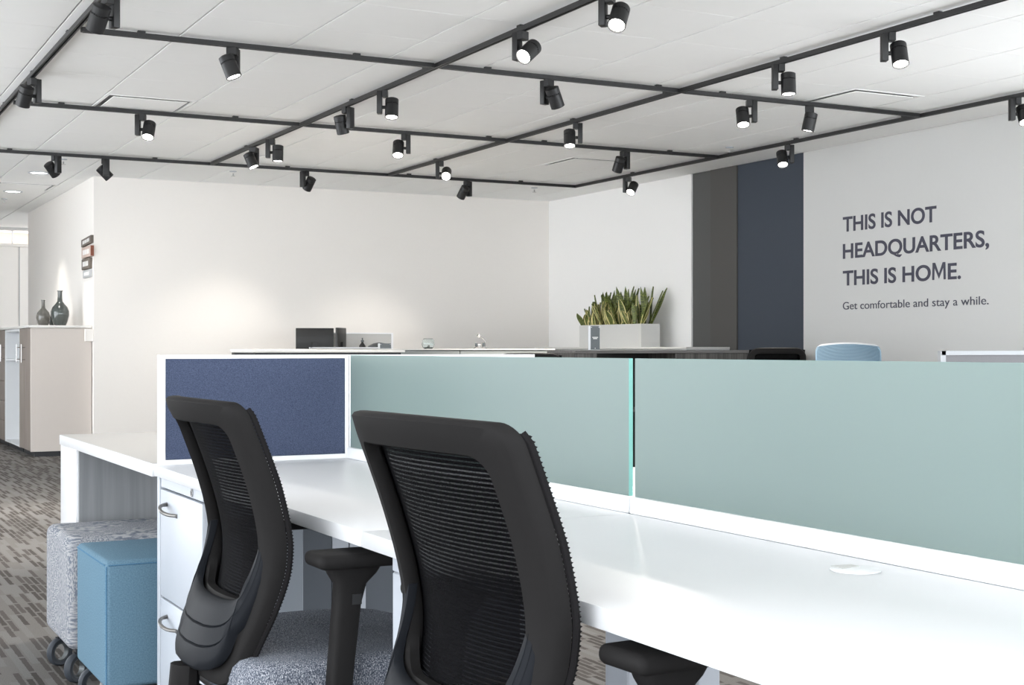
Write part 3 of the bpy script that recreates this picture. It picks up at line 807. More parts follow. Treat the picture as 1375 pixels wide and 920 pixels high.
# ------------------------------------------------------------------ task chairs
PROF = [(0.40, -0.212), (0.44, -0.204), (0.48, -0.194), (0.52, -0.182), (0.56, -0.170), (0.60, -0.160), (0.64, -0.154), (0.68, -0.154), (0.72, -0.161),
        (0.78, -0.178), (0.84, -0.198), (0.90, -0.222), (0.96, -0.245), (1.1, -0.30)]
def prof(z):
    for (a, xa), (b, xb) in zip(PROF, PROF[1:]):
        if z <= b:
            k = (z - a) / (b - a); return xa + (xb - xa) * k
    return PROF[-1][1]
def prof_s(z):      # smoothed
    return sum(prof(z + d) for d in (-0.045, -0.03, -0.015, 0, 0.015, 0.03, 0.045)) / 7
BOW = 0.070
def surf(u, z, off):
    return (prof_s(z) + BOW * (u / 0.26) ** 2 - off, u, z)
WTAB = [(0.40, 0.140), (0.48, 0.160), (0.56, 0.183), (0.64, 0.202), (0.70, 0.211), (0.80, 0.218), (0.96, 0.217), (1.1, 0.215)]
def wid(z):
    for (a, xa), (b, xb) in zip(WTAB, WTAB[1:]):
        if z <= b: return xa + (xb - xa) * max(0, (z - a) / (b - a))
    return WTAB[-1][1]
def loop(zb, zt, inset, rt, rb, crown=0.0, ns=14, nc=7, nb=10):
    """closed loop (u,z), from bottom centre-right round; same counts for every loop"""
    pts = []
    def W(z): return wid(z) - inset
    wb, wt = W(zb + rb), W(zt - rt)
    for k in range(nb): pts.append((-(wb - rb) + 2 * (wb - rb) * k / nb, zb))                       # bottom left to right
    for k in range(nc): a = -math.pi / 2 + math.pi / 2 * k / nc; pts.append((wb - rb + rb * math.cos(a), zb + rb + rb * math.sin(a)))
    for k in range(ns): z = zb + rb + (zt - rt - zb - rb) * k / ns; pts.append((W(z), z))
    for k in range(nc): a = math.pi / 2 * k / nc; pts.append((wt - rt + rt * math.cos(a), zt - rt + rt * math.sin(a)))
    for k in range(nb):
        u = (wt - rt) - 2 * (wt - rt) * k / nb; pts.append((u, zt))
    for k in range(nc): a = math.pi / 2 + math.pi / 2 * k / nc; pts.append((-(wt - rt) + rt * math.cos(a), zt - rt + rt * math.sin(a)))
    for k in range(ns): z = zt - rt - (zt - rt - zb - rb) * k / ns; pts.append((-W(z), z))
    for k in range(nc): a = math.pi + math.pi / 2 * k / nc; pts.append((-(wb - rb) + rb * math.cos(a), zb + rb + rb * math.sin(a)))
    if crown:
        pts = [(u, z + crown * (1 - (u / 0.26) ** 2) * max(0, (z - 0.7) / (zt - 0.7))) for u, z in pts]
    return pts
def loft(inner, outer, sec, closed=True, extra=None):
    mb = MB(); vs = []; fs = []; n = len(inner); K = len(sec)
    for i, (a, b) in enumerate(zip(inner, outer)):
        for (s, off) in sec:
            u = a[0] + (b[0] - a[0]) * s; z = a[1] + (b[1] - a[1]) * s
            e = extra(i / (n - 1.0), s, u, z) if extra else 0.0
            vs.append(surf(u, z, off + e))
    m = n if closed else n - 1
    for i in range(m):
        j = (i + 1) % n
        for k in range(K): fs.append((i * K + k, j * K + k, j * K + (k + 1) % K, i * K + (k + 1) % K))
    if not closed: fs += [tuple(range(K)), tuple(range((n - 1) * K, n * K))[::-1]]
    return mb.add(vs, fs)

def chair_meshes(ztop=0.945, rt=0.035, crown=0.0, mats=None):
    frame_m, shell_m, rib_m, weave_m, seat_m = mats
    d = {}
    sec = [(0.0, 0.002), (0.0, 0.017), (0.06, 0.023), (0.5, 0.026), (0.86, 0.024), (0.96, 0.018), (1.0, 0.008), (1.0, 0.0), (0.9, -0.003), (0.1, -0.003)]
    outer = loop(0.43, ztop, 0.0, rt, 0.05, crown); inner = loop(0.585, ztop - 0.046, 0.046, 0.028, 0.06, crown)
    d['back_frame'] = loft(inner, outer, sec).mesh('back_frame', frame_m, smooth=True)
    # lower cradle: U from arm top to arm top
    ia, oa = [], []
    N = 40
    for k in range(N + 1):
        a = k / N
        if a < 0.3:   z = 0.700 - (0.700 - 0.63) * a / 0.3; s = -1; ia.append((s * (wid(z) - 0.048), z)); oa.append((s * (wid(z) - 0.020), z + (0.015 if a < 0.02 else 0) - 0.10 * (a / 0.3)))
        elif a > 0.7: z = 0.700 - (0.700 - 0.63) * (1 - a) / 0.3; s = 1; ia.append((s * (wid(z) - 0.048), z)); oa.append((s * (wid(z) - 0.020), z - 0.10 * ((1 - a) / 0.3)))
        else:
            q = (a - 0.3) / 0.4; th = math.pi * (1 - q)
            wi = wid(0.63) - 0.048
            cu = math.copysign(abs(math.cos(th)) ** 0.55, math.cos(th)); su = abs(math.sin(th)) ** 0.55
            ia.append((wi * cu, 0.63 - 0.048 * su))
            wo = wid(0.53) - 0.028
            oa.append((wo * cu, 0.53 - 0.075 * su))
    oa = [((math.copysign(min(abs(u), wid(z) - 0.02), u)), z) for u, z in oa]
    sec2 = [(0.0, 0.026), (0.0, 0.034), (0.04, 0.040), (0.15, 0.043)]
    for g in (0.38, 0.66): sec2 += [(g - 0.025, 0.046), (g, 0.047), (g + 0.012, 0.046)]
    sec2 += [(0.85, 0.045), (0.95, 0.041), (1.0, 0.034), (1.0, 0.026)]
    def extra(tt, s, u, z):
        mid = max(0.0, 1 - abs(tt - 0.46) / 0.15)
        g = 0.0
        if mid > 0:
            for gg in (0.38, 0.66):
                if abs(s - gg) < 0.005: g -= 0.004 * min(1, mid * 2.5)
        arm = max(0.0, abs(tt - 0.5) - 0.16) / 0.34
        return g + 0.010 * max(0, 1 - abs(tt - 0.5) / 0.3) * s - 0.024 * arm
    d['back_cradle'] = loft(ia, oa, sec2, False, extra).mesh('back_cradle', shell_m, smooth=True)
    # mesh sheet and ribs
    z0, z1 = 0.455, ztop - 0.012
    sh = MB(); nu, nz = 16, 30; vs = []
    for j in range(nz + 1):
        z = z0 + (z1 - z0) * j / nz
        for i in range(nu + 1): u = (wid(z) - 0.006) * (2 * i / nu - 1); vs.append(surf(u, z + crown * (1 - (u / 0.26) ** 2) * max(0, (z - 0.7) / (ztop - 0.7)), -0.0045))
    sh.add(vs, [(j * (nu + 1) + i, j * (nu + 1) + i + 1, (j + 1) * (nu + 1) + i + 1, (j + 1) * (nu + 1) + i) for j in range(nz) for i in range(nu)])
    d['back_mesh'] = sh.mesh('back_mesh', weave_m, smooth=True)
    def edge_u(z):
        k = z - (ztop - rt)
        return wid(z) - (rt - math.sqrt(max(0.0, rt * rt - k * k)) if k > 0 else 0.0)
    rb = MB(); pitch = 0.0061; z = z0
    while z < ztop - 0.010:
        vs = []; fs = []; hh = 0.0020
        w = edge_u(z) + 0.0040
        for i in range(nu + 1):
            u = w * (2 * i / nu - 1); cz = z + crown * (1 - (u / 0.26) ** 2) * max(0, (z - 0.7) / (ztop - 0.7))
            for (dz, of) in ((-hh, -0.007), (0, -0.005), (hh, -0.007), (0, -0.0105)):
                vs.append(surf(u, cz + dz, of))
        for i in range(nu):
            for k in range(4): fs.append((i * 4 + k, i * 4 + (k + 1) % 4, (i + 1) * 4 + (k + 1) % 4, (i + 1) * 4 + k))
        fs += [(0, 1, 2, 3), tuple(nu * 4 + k for k in range(4))[::-1]]
        rb.add(vs, fs); z += pitch
    d['mesh_rib'] = rb.mesh('mesh_rib', rib_m)
    we_ = MB()
    for s in (-1, 1):
        we_.tube([surf(s * edge_u(z0 + (ztop - 0.009 - z0) * k / 40), z0 + (ztop - 0.009 - z0) * k / 40, -0.006) for k in range(41)], 0.0052, 8)
    d['mesh_welt'] = we_.mesh('mesh_welt', rib_m, smooth=True)
    # seat cushion: rounded slab
    st = MB(); vs = []; fs = []; n = 48
    lev = [(0.0, 0.412, 0.90), (0.2, 0.408, 0.95), (1, 0.415, 0.985), (2, 0.43, 1.0), (3, 0.455, 1.0), (4, 0.474, 0.985), (5, 0.486, 0.95), (6, 0.491, 0.88), (7, 0.493, 0.6), (8, 0.492, 0.25)]
    for (_, z, s) in lev:
        for k in range(n):
            q = 2 * math.pi * k / n; c, sn = math.cos(q), math.sin(q)
            ex = 0.32
            px = math.copysign(abs(c) ** ex, c); py = math.copysign(abs(sn) ** ex, sn)
            zz = z - (0.020 * max(0, px) ** 3 if z > 0.47 else 0) * s
            vs.append((0.045 + 0.245 * s * px, 0.250 * s * py, zz))
    for j in range(len(lev) - 1):
        for k in range(n): fs.append((j * n + k, j * n + (k + 1) % n, (j + 1) * n + (k + 1) % n, (j + 1) * n + k))
    fs += [tuple(range(n))[::-1], tuple(range((len(lev) - 1) * n, len(lev) * n))]
    d['seat'] = st.add(vs, fs).mesh('seat', seat_m, smooth=True)
    d['seat_pan'] = MB().box(-0.18, 0.26, -0.225, 0.225, 0.385, 0.4065).mesh('seat_pan', frame_m, 0.008, 2)
    d['mechanism'] = MB().box(-0.13, 0.12, -0.07, 0.07, 0.325, 0.3845).mesh('mechanism', frame_m, 0.012, 2)
    sp = MB(); sp.tube([(-0.10, 0, 0.35), (-0.18, 0, 0.355), (-0.245, 0, 0.40), (-0.240, 0, 0.455)], [0.03, 0.034, 0.034, 0.028], 10)
    d['back_spine'] = sp.mesh('back_spine', frame_m, smooth=True)
    col = MB(); col.lathe([(0.03, 0.07), (0.03, 0.2), (0.024, 0.205), (0.024, 0.3245)], 18)
    d['gas_column'] = col.mesh('gas_column', frame_m, smooth=True)
    lg = MB(); lg.tube([(0.02, 0, 0.095), (0.12, 0, 0.092), (0.30, 0, 0.070)], [0.028, 0.024, 0.016], 8)
    d['base_leg'] = lg.mesh('base_leg', frame_m, smooth=True)
    cs_ = MB()
    for s in (-1, 1): cs_.tube([(0.31, s * 0.008, 0.027), (0.31, s * 0.024, 0.027)], 0.027, 16)
    cs_.tube([(0.31, -0.007, 0.03), (0.31, 0.007, 0.03)], 0.02, 10); cs_.tube([(0.30, 0, 0.045), (0.30, 0, 0.058)], 0.008, 8)
    d['caster'] = cs_.mesh('caster', M['rubber_dark'])
    pd = MB().box(-0.088, 0.150, -0.048, 0.048, 0.666, 0.692)
    d['arm_pad'] = pd.mesh('arm_pad', frame_m, 0.011, 3)
    po = MB(); vs = []; fs = []
    prof_p = [(-0.042, 0.400, 0.040, 0.020), (-0.042, 0.41, 0.042, 0.021), (-0.034, 0.50, 0.044, 0.021), (-0.024, 0.60, 0.048, 0.021), (-0.018, 0.635, 0.056, 0.022), (-0.014, 0.652, 0.085, 0.026), (-0.012, 0.6655, 0.10, 0.028)]
    n = 20
    for (cx, z, lx, ly) in prof_p:
        for k in range(n):
            q = 2 * math.pi * k / n; c, s = math.cos(q), math.sin(q)
            vs.append((cx + lx * 0.5 * math.copysign(abs(c) ** 0.5, c) * 1.0, ly * math.copysign(abs(s) ** 0.5, s), z))
    for j in range(len(prof_p) - 1):
        for k in range(n): fs.append((j * n + k, j * n + (k + 1) % n, (j + 1) * n + (k + 1) % n, (j + 1) * n + k))
    fs += [tuple(range(n))[::-1], tuple(range((len(prof_p) - 1) * n, len(prof_p) * n))]
    d['arm_post'] = po.add(vs, fs).mesh('arm_post', frame_m, smooth=True)
    d['arm_bracket'] = MB().box(-0.065, -0.005, 0.0, 0.12, 0.372, 0.3995).mesh('arm_bracket', frame_m, 0.006, 2)
    d['arm_button'] = MB().box(-0.022, -0.004, -0.0235, -0.0222, 0.60, 0.618).mesh('arm_button', M['black'], 0)
    return d
def chair(label, loc, rz, D, group, dz=0.0, name='task_chair', arms=True):
    t = thing(name, label, 'chair', loc, rz, group)
    up = ('back_frame', 'back_cradle', 'back_mesh', 'seat', 'seat_pan', 'mechanism', 'back_spine')
    for k in up:
        o = link(k, D[k], t); o.location.z = dz
        if k == 'back_mesh':
            r = link('mesh_rib', D['mesh_rib'], o); r['kind'] = 'stuff'
            r = link('mesh_welt', D['mesh_welt'], o); r['kind'] = 'stuff'
    g = link('gas_column', D['gas_column'], t)
    for i in range(5):
        l = link('base_leg', D['base_leg'], t); l.rotation_euler = (0, 0, R(72 * i + 14))
        link('caster', D['caster'], l)
    if arms:
        for s in (-1, 1):
            p = link('arm_post', D['arm_post'], t); p.location = (0, s * 0.272, 0)
            a = link('arm_pad', D['arm_pad'], t); a.location = (0.0, s * 0.272, 0)
            b = link('arm_bracket', D['arm_bracket'], t); b.location = (0, s * 0.272 if s < 0 else s * 0.272 - 0.12, 0)
            if s < 0: q = link('arm_button', D['arm_button'], p)
    return t
BLK = (M['chair_plastic'], M['chair_shell'], M['rib'], M['weave'], M['seat'])
CH = chair_meshes(0.946, 0.026, 0.008, BLK)
chair('black mesh task chair in front of the navy screen, left of the two near chairs', (0.904, 2.597, 0), R(0), CH, 'black mesh task chairs', 0.006)
chair('black mesh task chair nearest the camera, in front of the left glass screen', (0.950, 1.690, 0), R(3.3), CH, 'black mesh task chairs', 0.012)

# ------------------------------------------------------------------ passage cabinets, vases and plaques
def passage_cabinets():
    X0, X1, Y0 = 2.10, 2.672, 14.10
    top = tag(MB().box(X0 - 0.02, X1, Y0 - 0.02, 17.6, 1.252, 1.275).build('cabinet_top', M['pale_top'], None, 0.002, 1), 'long pale top across the passage storage cabinets', 'countertop')
    def shell(name, label, y0, y1):
        return thing(name, label, 'cabinet', (X0, y0, 0)), y1 - y0
    def handle(par, y, z0, z1):
        m = MB(); m.tube([(-0.0005, y, z0), (-0.035, y, z0)], 0.005, 6); m.tube([(-0.0005, y, z1), (-0.035, y, z1)], 0.005, 6)
        m.tube([(-0.035, y, z0 - 0.03), (-0.035, y, z1 + 0.03)], 0.006, 8); m.build('handle', M['chrome'], par, smooth=True)
    W = X1 - X0
    t, w = shell('storage_cabinet', 'storage cabinet with a greige end panel and two wood doors below the vases', Y0, 14.83)
    box('side_panel', 0.0, W, 0.0, 0.022, 0.05, 1.2515, M['greige'], t)
    box('carcass', 0.022, W, 0.0225, w - 0.003, 0.05, 1.2515, M['greige'], t)
    box('plinth', 0.04, W - 0.02, 0.02, w - 0.02, 0.0, 0.0495, M['rubber_dark'], t, 0)
    d1 = box('door', 0.0, 0.0215, 0.026, w * 0.54, 0.055, 1.249, M['taupe_wood'], t); handle(d1, w * 0.54 - 0.04, 0.94, 1.06)
    d2 = box('door', 0.0, 0.0215, w * 0.54 + 0.004, w - 0.004, 0.055, 1.249, M['taupe_wood'], t); handle(d2, w - 0.05, 0.94, 1.06)
    t, w = shell('open_cabinet', 'open-fronted white cabinet with one shelf in the passage', 14.832, 15.88)
    box('side_panel', 0.0, W, 0.0, 0.02, 0.05, 1.2515, M['carton'], t); box('side_panel', 0.0, W, w - 0.02, w, 0.05, 1.2515, M['carton'], t)
    box('back_panel', W - 0.02, W - 0.0005, 0.0205, w - 0.0205, 0.05, 1.2515, M['pale_panel'], t)
    box('bottom', 0.005, W - 0.021, 0.0205, w - 0.0205, 0.05, 0.07, M['carton'], t); box('shelf', 0.01, W - 0.021, 0.0205, w - 0.0205, 0.92, 0.94, M['carton'], t)
    box('top_rail', 0.005, W - 0.021, 0.0205, w - 0.0205, 1.225, 1.2515, M['carton'], t)
    box('plinth', 0.04, W - 0.02, 0.02, w - 0.02, 0.0, 0.0495, M['rubber_dark'], t, 0)
    t, w = shell('drawer_cabinet', 'wood-fronted drawer cabinet at the left edge of the photo', 15.882, 17.55)
    box('carcass', 0.022, W, 0.0, w, 0.05, 1.2515, M['greige'], t)
    box('plinth', 0.04, W - 0.02, 0.02, w - 0.02, 0.0, 0.0495, M['rubber_dark'], t, 0)
    for y0 in (0.004, w / 2 + 0.002):
        dd = box('door', 0.0, 0.0215, y0, y0 + w / 2 - 0.006, 0.70, 1.249, M['taupe_wood'], t); handle(dd, y0 + 0.06, 0.94, 1.06)
        for z0, z1 in ((0.055, 0.27), (0.274, 0.48), (0.484, 0.696)):
            box('drawer', 0.0, 0.0215, y0, y0 + w / 2 - 0.006, z0, z1, M['taupe_wood'], t)
passage_cabinets()
struct(box('trim_3', 2.60, XL - 0.002, YB + 0.012, YB + 0.045, 1.12, 1.24, M['wall']))
VP = [(0.052, 0.0), (0.058, 0.004), (0.075, 0.05), (0.09, 0.11), (0.089, 0.15), (0.075, 0.19), (0.045, 0.225), (0.026, 0.25), (0.022, 0.30), (0.022, 0.35), (0.028, 0.357), (0.024, 0.358), (0.016, 0.34)]
def vase(label, x, y, s, sw, m):
    t = thing('vase', label, 'vase', (x, y, 1.2755), 0, 'bottle-necked vases')
    MB().lathe([(r * sw, z * s) for r, z in VP], 32).build('vase_body', m, t, smooth=True)
    MB().lathe([(0.0285 * sw, 0.351 * s), (0.0295 * sw, 0.355 * s), (0.0285 * sw, 0.3588 * s), (0.0225 * sw, 0.3585 * s)], 24).build('lip', m, t, smooth=True)
vase('tall dark grey glazed vase with a long neck', 2.46, 14.62, 1.0, 1.0, M['vase'])
vase('mottled grey vase with a slim neck, left of the dark one', 2.345, 14.92, 0.76, 0.78, M['vase2'])
vase('small dark vase half hidden between the two larger vases', 2.47, 15.05, 0.52, 0.62, M['vase'])

def plaque(label, y0, y1, z0, z1, m, m2, skew, th=0.03):
    t = thing('wall_plaque', label, 'plaque', (XL - 0.0005, y0, z0), 0, 'wooden word blocks on the passage wall')
    L_, h = y1 - y0, z1 - z0
    pts = [(0, skew), (L_, 0), (L_ * 1.0, h), (0, h + skew)]
    MB().prism(pts, -th, 0.0, 'X').build('block', [m], t, 0.003, 1)
    q = [(L_ * 0.14, skew * 0.86 + h * 0.26), (L_ * 0.86, skew * 0.14 + h * 0.26), (L_ * 0.86, skew * 0.14 + h * 0.74), (L_ * 0.14, skew * 0.86 + h * 0.74)]
    w = MB()
    k = 6
    for i in range(k):
        a, b = i / k + 0.015, (i + 1) / k - 0.03
        y_ = lambda s_: L_ * (0.14 + 0.72 * s_); zb = lambda s_: skew * (1 - (0.14 + 0.72 * s_)) + h * 0.27
        w.prism([(y_(a), zb(a)), (y_(b), zb(b)), (y_(b), zb(b) + h * 0.45), (y_(a), zb(a) + h * 0.45)], -th - 0.001, -th - 0.0001, 'X')
    w.build('print', M['white_ink'], t)
    if m2: MB().box(-th + 0.002, -0.002, -0.0030, -0.0002, skew + 0.004, h + skew - 0.004).build('edge', m2, t)
plaque('topmost dark word block on the passage wall', 14.03, 14.52, 2.07, 2.145, M['plaque_brown'], None, 0.018)
plaque('rose-coloured word block with rust edge, second from the top', 14.01, 14.47, 1.955, 2.062, M['plaque_rose'], M['plaque_rust'], 0.0, 0.036)
plaque('brown word block, third from the top', 14.10, 14.50, 1.84, 1.948, M['plaque_brown'], None, 0.0)
plaque('small silver word block at the bottom of the column', 14.08, 14.45, 1.755, 1.832, M['plaque_silver'], None, 0.0, 0.026)

# ------------------------------------------------------------------ middle and far background
# low table with pale top (left) and grey counter behind the glass
t = thing('high_table', 'pale topped high table behind the navy screen', 'table', (3.17, 10.4, 0))
MB().box(0.0, 1.27, 0, 0.6, 1.018, 1.037).build('tabletop', M['pale_top'], t, 0.002, 1)
box('apron', 0.03, 1.24, 0.015, 0.585, 0.975, 1.0175, M['rubber_dark'], t)
for (a, b) in ((0.03, 0.03), (1.18, 0.03), (0.03, 0.51), (1.18, 0.51)): box('leg', a, a + 0.06, b, b + 0.06, 0, 0.9745, M['steel'], t)
t = thing('grey_counter', 'long grey storage counter with a thin pale top before the back wall', 'counter', (3.38, 11.2, 0))
Lc = 6.27 - 3.38
MB().box(-0.01, Lc, -0.01, 0.5, 1.036, 1.046).build('counter_top', M['pale_top'], t, 0.001, 1)
box('end_panel', 0.0, 0.03, 0.0, 0.48, 0.0, 1.0355, M['dark_wood'], t)
for k in range(3):
    w = (Lc - 0.04) / 3; x0 = 0.032 + k * w
    box('unit_body', x0, x0 + w - 0.004, 0.02, 0.48, 0.0, 1.0355, M['grey_top'], t)
    for (z0, z1) in ((0.06, 0.38), (0.384, 0.70), (0.704, 1.03)):
        dr = box('drawer', x0 + 0.002, x0 + w - 0.006, 0.0, 0.0195, z0, z1, M['grey_top'], t)
        box('pull', x0 + w / 2 - 0.06, x0 + w / 2 + 0.06, -0.012, -0.0005, z1 - 0.06, z1 - 0.045, M['chrome'], dr)

# workstation at the back wall
t = thing('wall_desk', 'white desk at the back wall that carries the monitors', 'desk', (4.2, 12.75, 0))
MB().box(0, 2.1, 0, 0.75, 0.707, 0.735).build('worktop', M['white'], t, 0.0015, 1)
for a in (0.02, 2.03):
    box('leg', a, a + 0.05, 0.03, 0.72, 0.0, 0.7065, M['white_metal'], t)
def monitor(label, x, y, rz, w, h, zb):
    t = thing('monitor', label, 'monitor', (x, y, 0.7355), R(rz), 'black monitors')
    z0 = zb - 0.7355
    MB().box(-w / 2, w / 2, -0.012, 0.012, z0, z0 + h).build('housing', M['screen_black'], t, 0.004, 2)
    box('display', -w / 2 + 0.012, w / 2 - 0.012, 0.0122, 0.0135, z0 + 0.015, z0 + h - 0.012, M['screen_black'], t, 0)
    box('stand', -0.03, 0.03, -0.03, -0.0125, 0.012, z0 + h * 0.55, M['screen_black'], t)
    MB().lathe([(0.11, 0), (0.11, 0.008), (0.03, 0.0115)], 24, (0, -0.02, 0)).build('foot', M['screen_black'], t)
# positions from the lines of sight
monitor('black monitor seen from behind, left one of the two', 4.61, 13.05, -13, 0.37, 0.31, 0.94)
monitor('black monitor turned edge-on, right one of the two', 4.90, 13.10, 52, 0.28, 0.31, 0.945)
def wall_screen(label, x0, x1, y, z0, z1, m, left=False, fw=0.02, thing_name='desk_screen'):
    fm = M['dim_frame'] if left and fw > 0.03 else M['frame_white']
    t = thing(thing_name, label, 'screen', (x0, y, z0))
    w, h = x1 - x0, z1 - z0
    f = MB(); f.box(w - fw, w, -0.012, 0.012, 0, h); f.box(0, fw if left else 0.008, -0.012, 0.012, 0, h); f.box(0.008, w - fw, -0.012, 0.012, h - fw * 0.6, h)
    f.build('frame', fm, t)
    box('infill', 0.0085 if not left else fw + 0.0005, w - fw - 0.0005, -0.006, 0.006, 0.0, h - fw * 0.6 - 0.0005, m, t, 0)
wall_screen('pale grey desk screen with white edge right of the monitors', 4.75, 5.52, 12.95 + 0.3, 0.7355, 1.21, M['pale_panel'])
wall_screen('low white desk screen in front of the monitors', 4.44, 5.20, 12.72, 0.60, 1.063, M['pale_panel'], True, 0.02, 'low_screen')
t = thing('pump_bottle', 'small dark pump bottle beside the right monitor', 'bottle', (5.07, 12.95, 0.7355))
MB().lathe([(0.03, 0), (0.032, 0.005), (0.032, 0.34), (0.012, 0.37), (0.012, 0.38)], 18).build('bottle_body', M['screen_black'], t, smooth=True)
MB().lathe([(0.016, 0.381), (0.016, 0.395), (0.006, 0.397), (0.006, 0.42)], 14).build('pump', M['steel'], t, smooth=True)
t = thing('desk_lamp_dome', 'dark arched lamp shade low behind the grey card', 'lamp', (5.25, 12.95, 0.7355))
MB().lathe([(0.05, 0), (0.05, 0.012), (0.012, 0.015)], 18).build('lamp_foot', M['screen_black'], t)
MB().tube([(0, 0, 0.0152), (0, 0, 0.33)], 0.007, 8).build('lamp_pole', M['screen_black'], t)
MB().lathe([(0.12, 0.315), (0.11, 0.34), (0.06, 0.365), (0.012, 0.375)], 28).build('lamp_shade', M['steel'], t, smooth=True)

def card_holder(label, x, y, z, w, h, rz, lines):
    t = thing('card_sign', label, 'sign', (x, y, z), R(rz), 'small upright sign cards')
    box('holder_base', -w / 2, w / 2, -0.02, 0.03, 0, 0.004, M['carton'], t, 0.001)
    box('holder_edge', -w / 2 - 0.018, -w / 2 - 0.0005, -0.002, 0.02, 0, h, M['carton'], t, 0.001)
    c = box('card', -w / 2, w / 2, 0.0, 0.004, 0.0045, h, M['card'], t, 0.0005)
    p = MB()
    for (ww, zz, hh) in lines: p.box(-ww / 2, ww / 2, -0.0012, -0.0002, zz, zz + hh)
    p.build('print', M['white_ink'], c)
    for sx in (-1, 1):
        box('corner_pin', sx * (w / 2 - 0.006) - 0.003, sx * (w / 2 - 0.006) + 0.003, -0.003, -0.0002, h - 0.012, h - 0.006, M['chrome'], c, 0)
card_holder('small grey landscape card on the counter right of the desk screen', 4.66, 11.35, 1.0462, 0.095, 0.048, -22, [])

# glass bowl and wire figure on the grey counter
t = thing('glass_bowl', 'small clear glass bowl with pebbles on the grey counter', 'bowl', (5.10, 11.42, 1.0462))
MB().lathe([(0.035, 0), (0.05, 0.012), (0.058, 0.04), (0.053, 0.075), (0.042, 0.09), (0.0395, 0.0895), (0.050, 0.074), (0.055, 0.04), (0.047, 0.015), (0.03, 0.004)], 28).build('bowl_glass', M['clear'], t, smooth=True)
for k in range(7):
    a = k * 0.9
    MB().lathe([(0.004, -0.008), (0.009, -0.004), (0.010, 0.002), (0.005, 0.007)], 8, (0.022 * math.cos(a) * (k % 3) / 2, 0.022 * math.sin(a) * (k % 3) / 2, 0.0145 + 0.012 * (k % 2))).build('pebble', M['steel'], t, smooth=True)
MB().lathe([(0.0425, 0.0885), (0.044, 0.0905), (0.0425, 0.0925), (0.041, 0.0905)], 28).build('rim', M['steel'], t, smooth=True)
t = thing('wire_sculpture', 'small chrome desk sculpture with a ball on a bent arm', 'sculpture', (5.63, 11.45, 1.0462))
MB().tube([(-0.065, 0, 0.004), (-0.03, 0.01, 0.021), (0.03, -0.01, 0.010), (0.068, 0, 0.004)], 0.004, 8).build('foot', M['chrome'], t, smooth=True)
MB().tube([(-0.035, 0, 0.0225), (-0.035, 0, 0.052)], 0.014, 12).build('wheel', M['steel'], t); MB().tube([(0.04, 0, 0.0185), (0.04, 0, 0.055)], 0.014, 12).build('wheel', M['steel'], t)
MB().tube([(-0.0205, 0, 0.038), (0.0255, 0, 0.038)], 0.003, 8).build('axle', M['chrome'], t)
MB().tube([(0.045, 0, 0.0555), (0.056, 0, 0.07), (0.03, 0, 0.095), (0.002, 0, 0.112)], 0.004, 8).build('bent_arm', M['chrome'], t, smooth=True)
MB().lathe([(0.002, -0.018), (0.012, -0.014), (0.018, 0), (0.012, 0.014), (0.002, 0.018)], 16, (-0.014, 0, 0.118)).build('ball', M['chrome'], t, smooth=True)

# planter counter along the right wall
t = thing('wall_cabinet', 'white storage cabinet along the right wall under the planter', 'cabinet', (7.30, 10.56, 0))
MB().box(-0.01, XR - 7.30 - 0.002, 0.0, 2.90, 1.046, 1.064).build('cabinet_top', M['pale_top'], t, 0.001, 1)
for k in range(4):
    y0 = k * 0.725
    box('unit_body', 0.02, XR - 7.30 - 0.004, y0 + 0.001, y0 + 0.724, 0.0, 1.0455, M['pale_panel'], t)
    dr = box('door', 0.0, 0.0195, y0 + 0.003, y0 + 0.722, 0.06, 1.040, M['pale_panel'], t)
    MB().tube([(-0.012, y0 + 0.66, 0.8), (-0.012, y0 + 0.66, 0.95)], 0.005, 8).build('handle', M['chrome'], dr)
def planter():
    x0, x1, y0, y1 = 7.40, 7.62, 11.49, 12.68
    zb, zt = 1.0645, 1.292
    t = thing('planter_box', 'long satin white planter box on the wall cabinet', 'planter', (x0, y0, zb))
    W, L_, h = x1 - x0, y1 - y0, zt - zb
    b = MB(); th = 0.014
    b.box(0, th, 0, L_, 0, h); b.box(W - th, W, 0, L_, 0, h); b.box(th, W - th, 0, th, 0, h); b.box(th, W - th, L_ - th, L_, 0, h); b.box(th, W - th, th, L_ - th, 0, 0.012)
    b.build('trough', M['planter'], t)
    box('soil', th + 0.0005, W - th - 0.0005, th + 0.0005, L_ - th - 0.0005, 0.0125, h - 0.018, M['soil'], t, 0)
    return x0, y0, zb, W, L_, h
PX, PY, PZ, PW, PL, PH = planter()
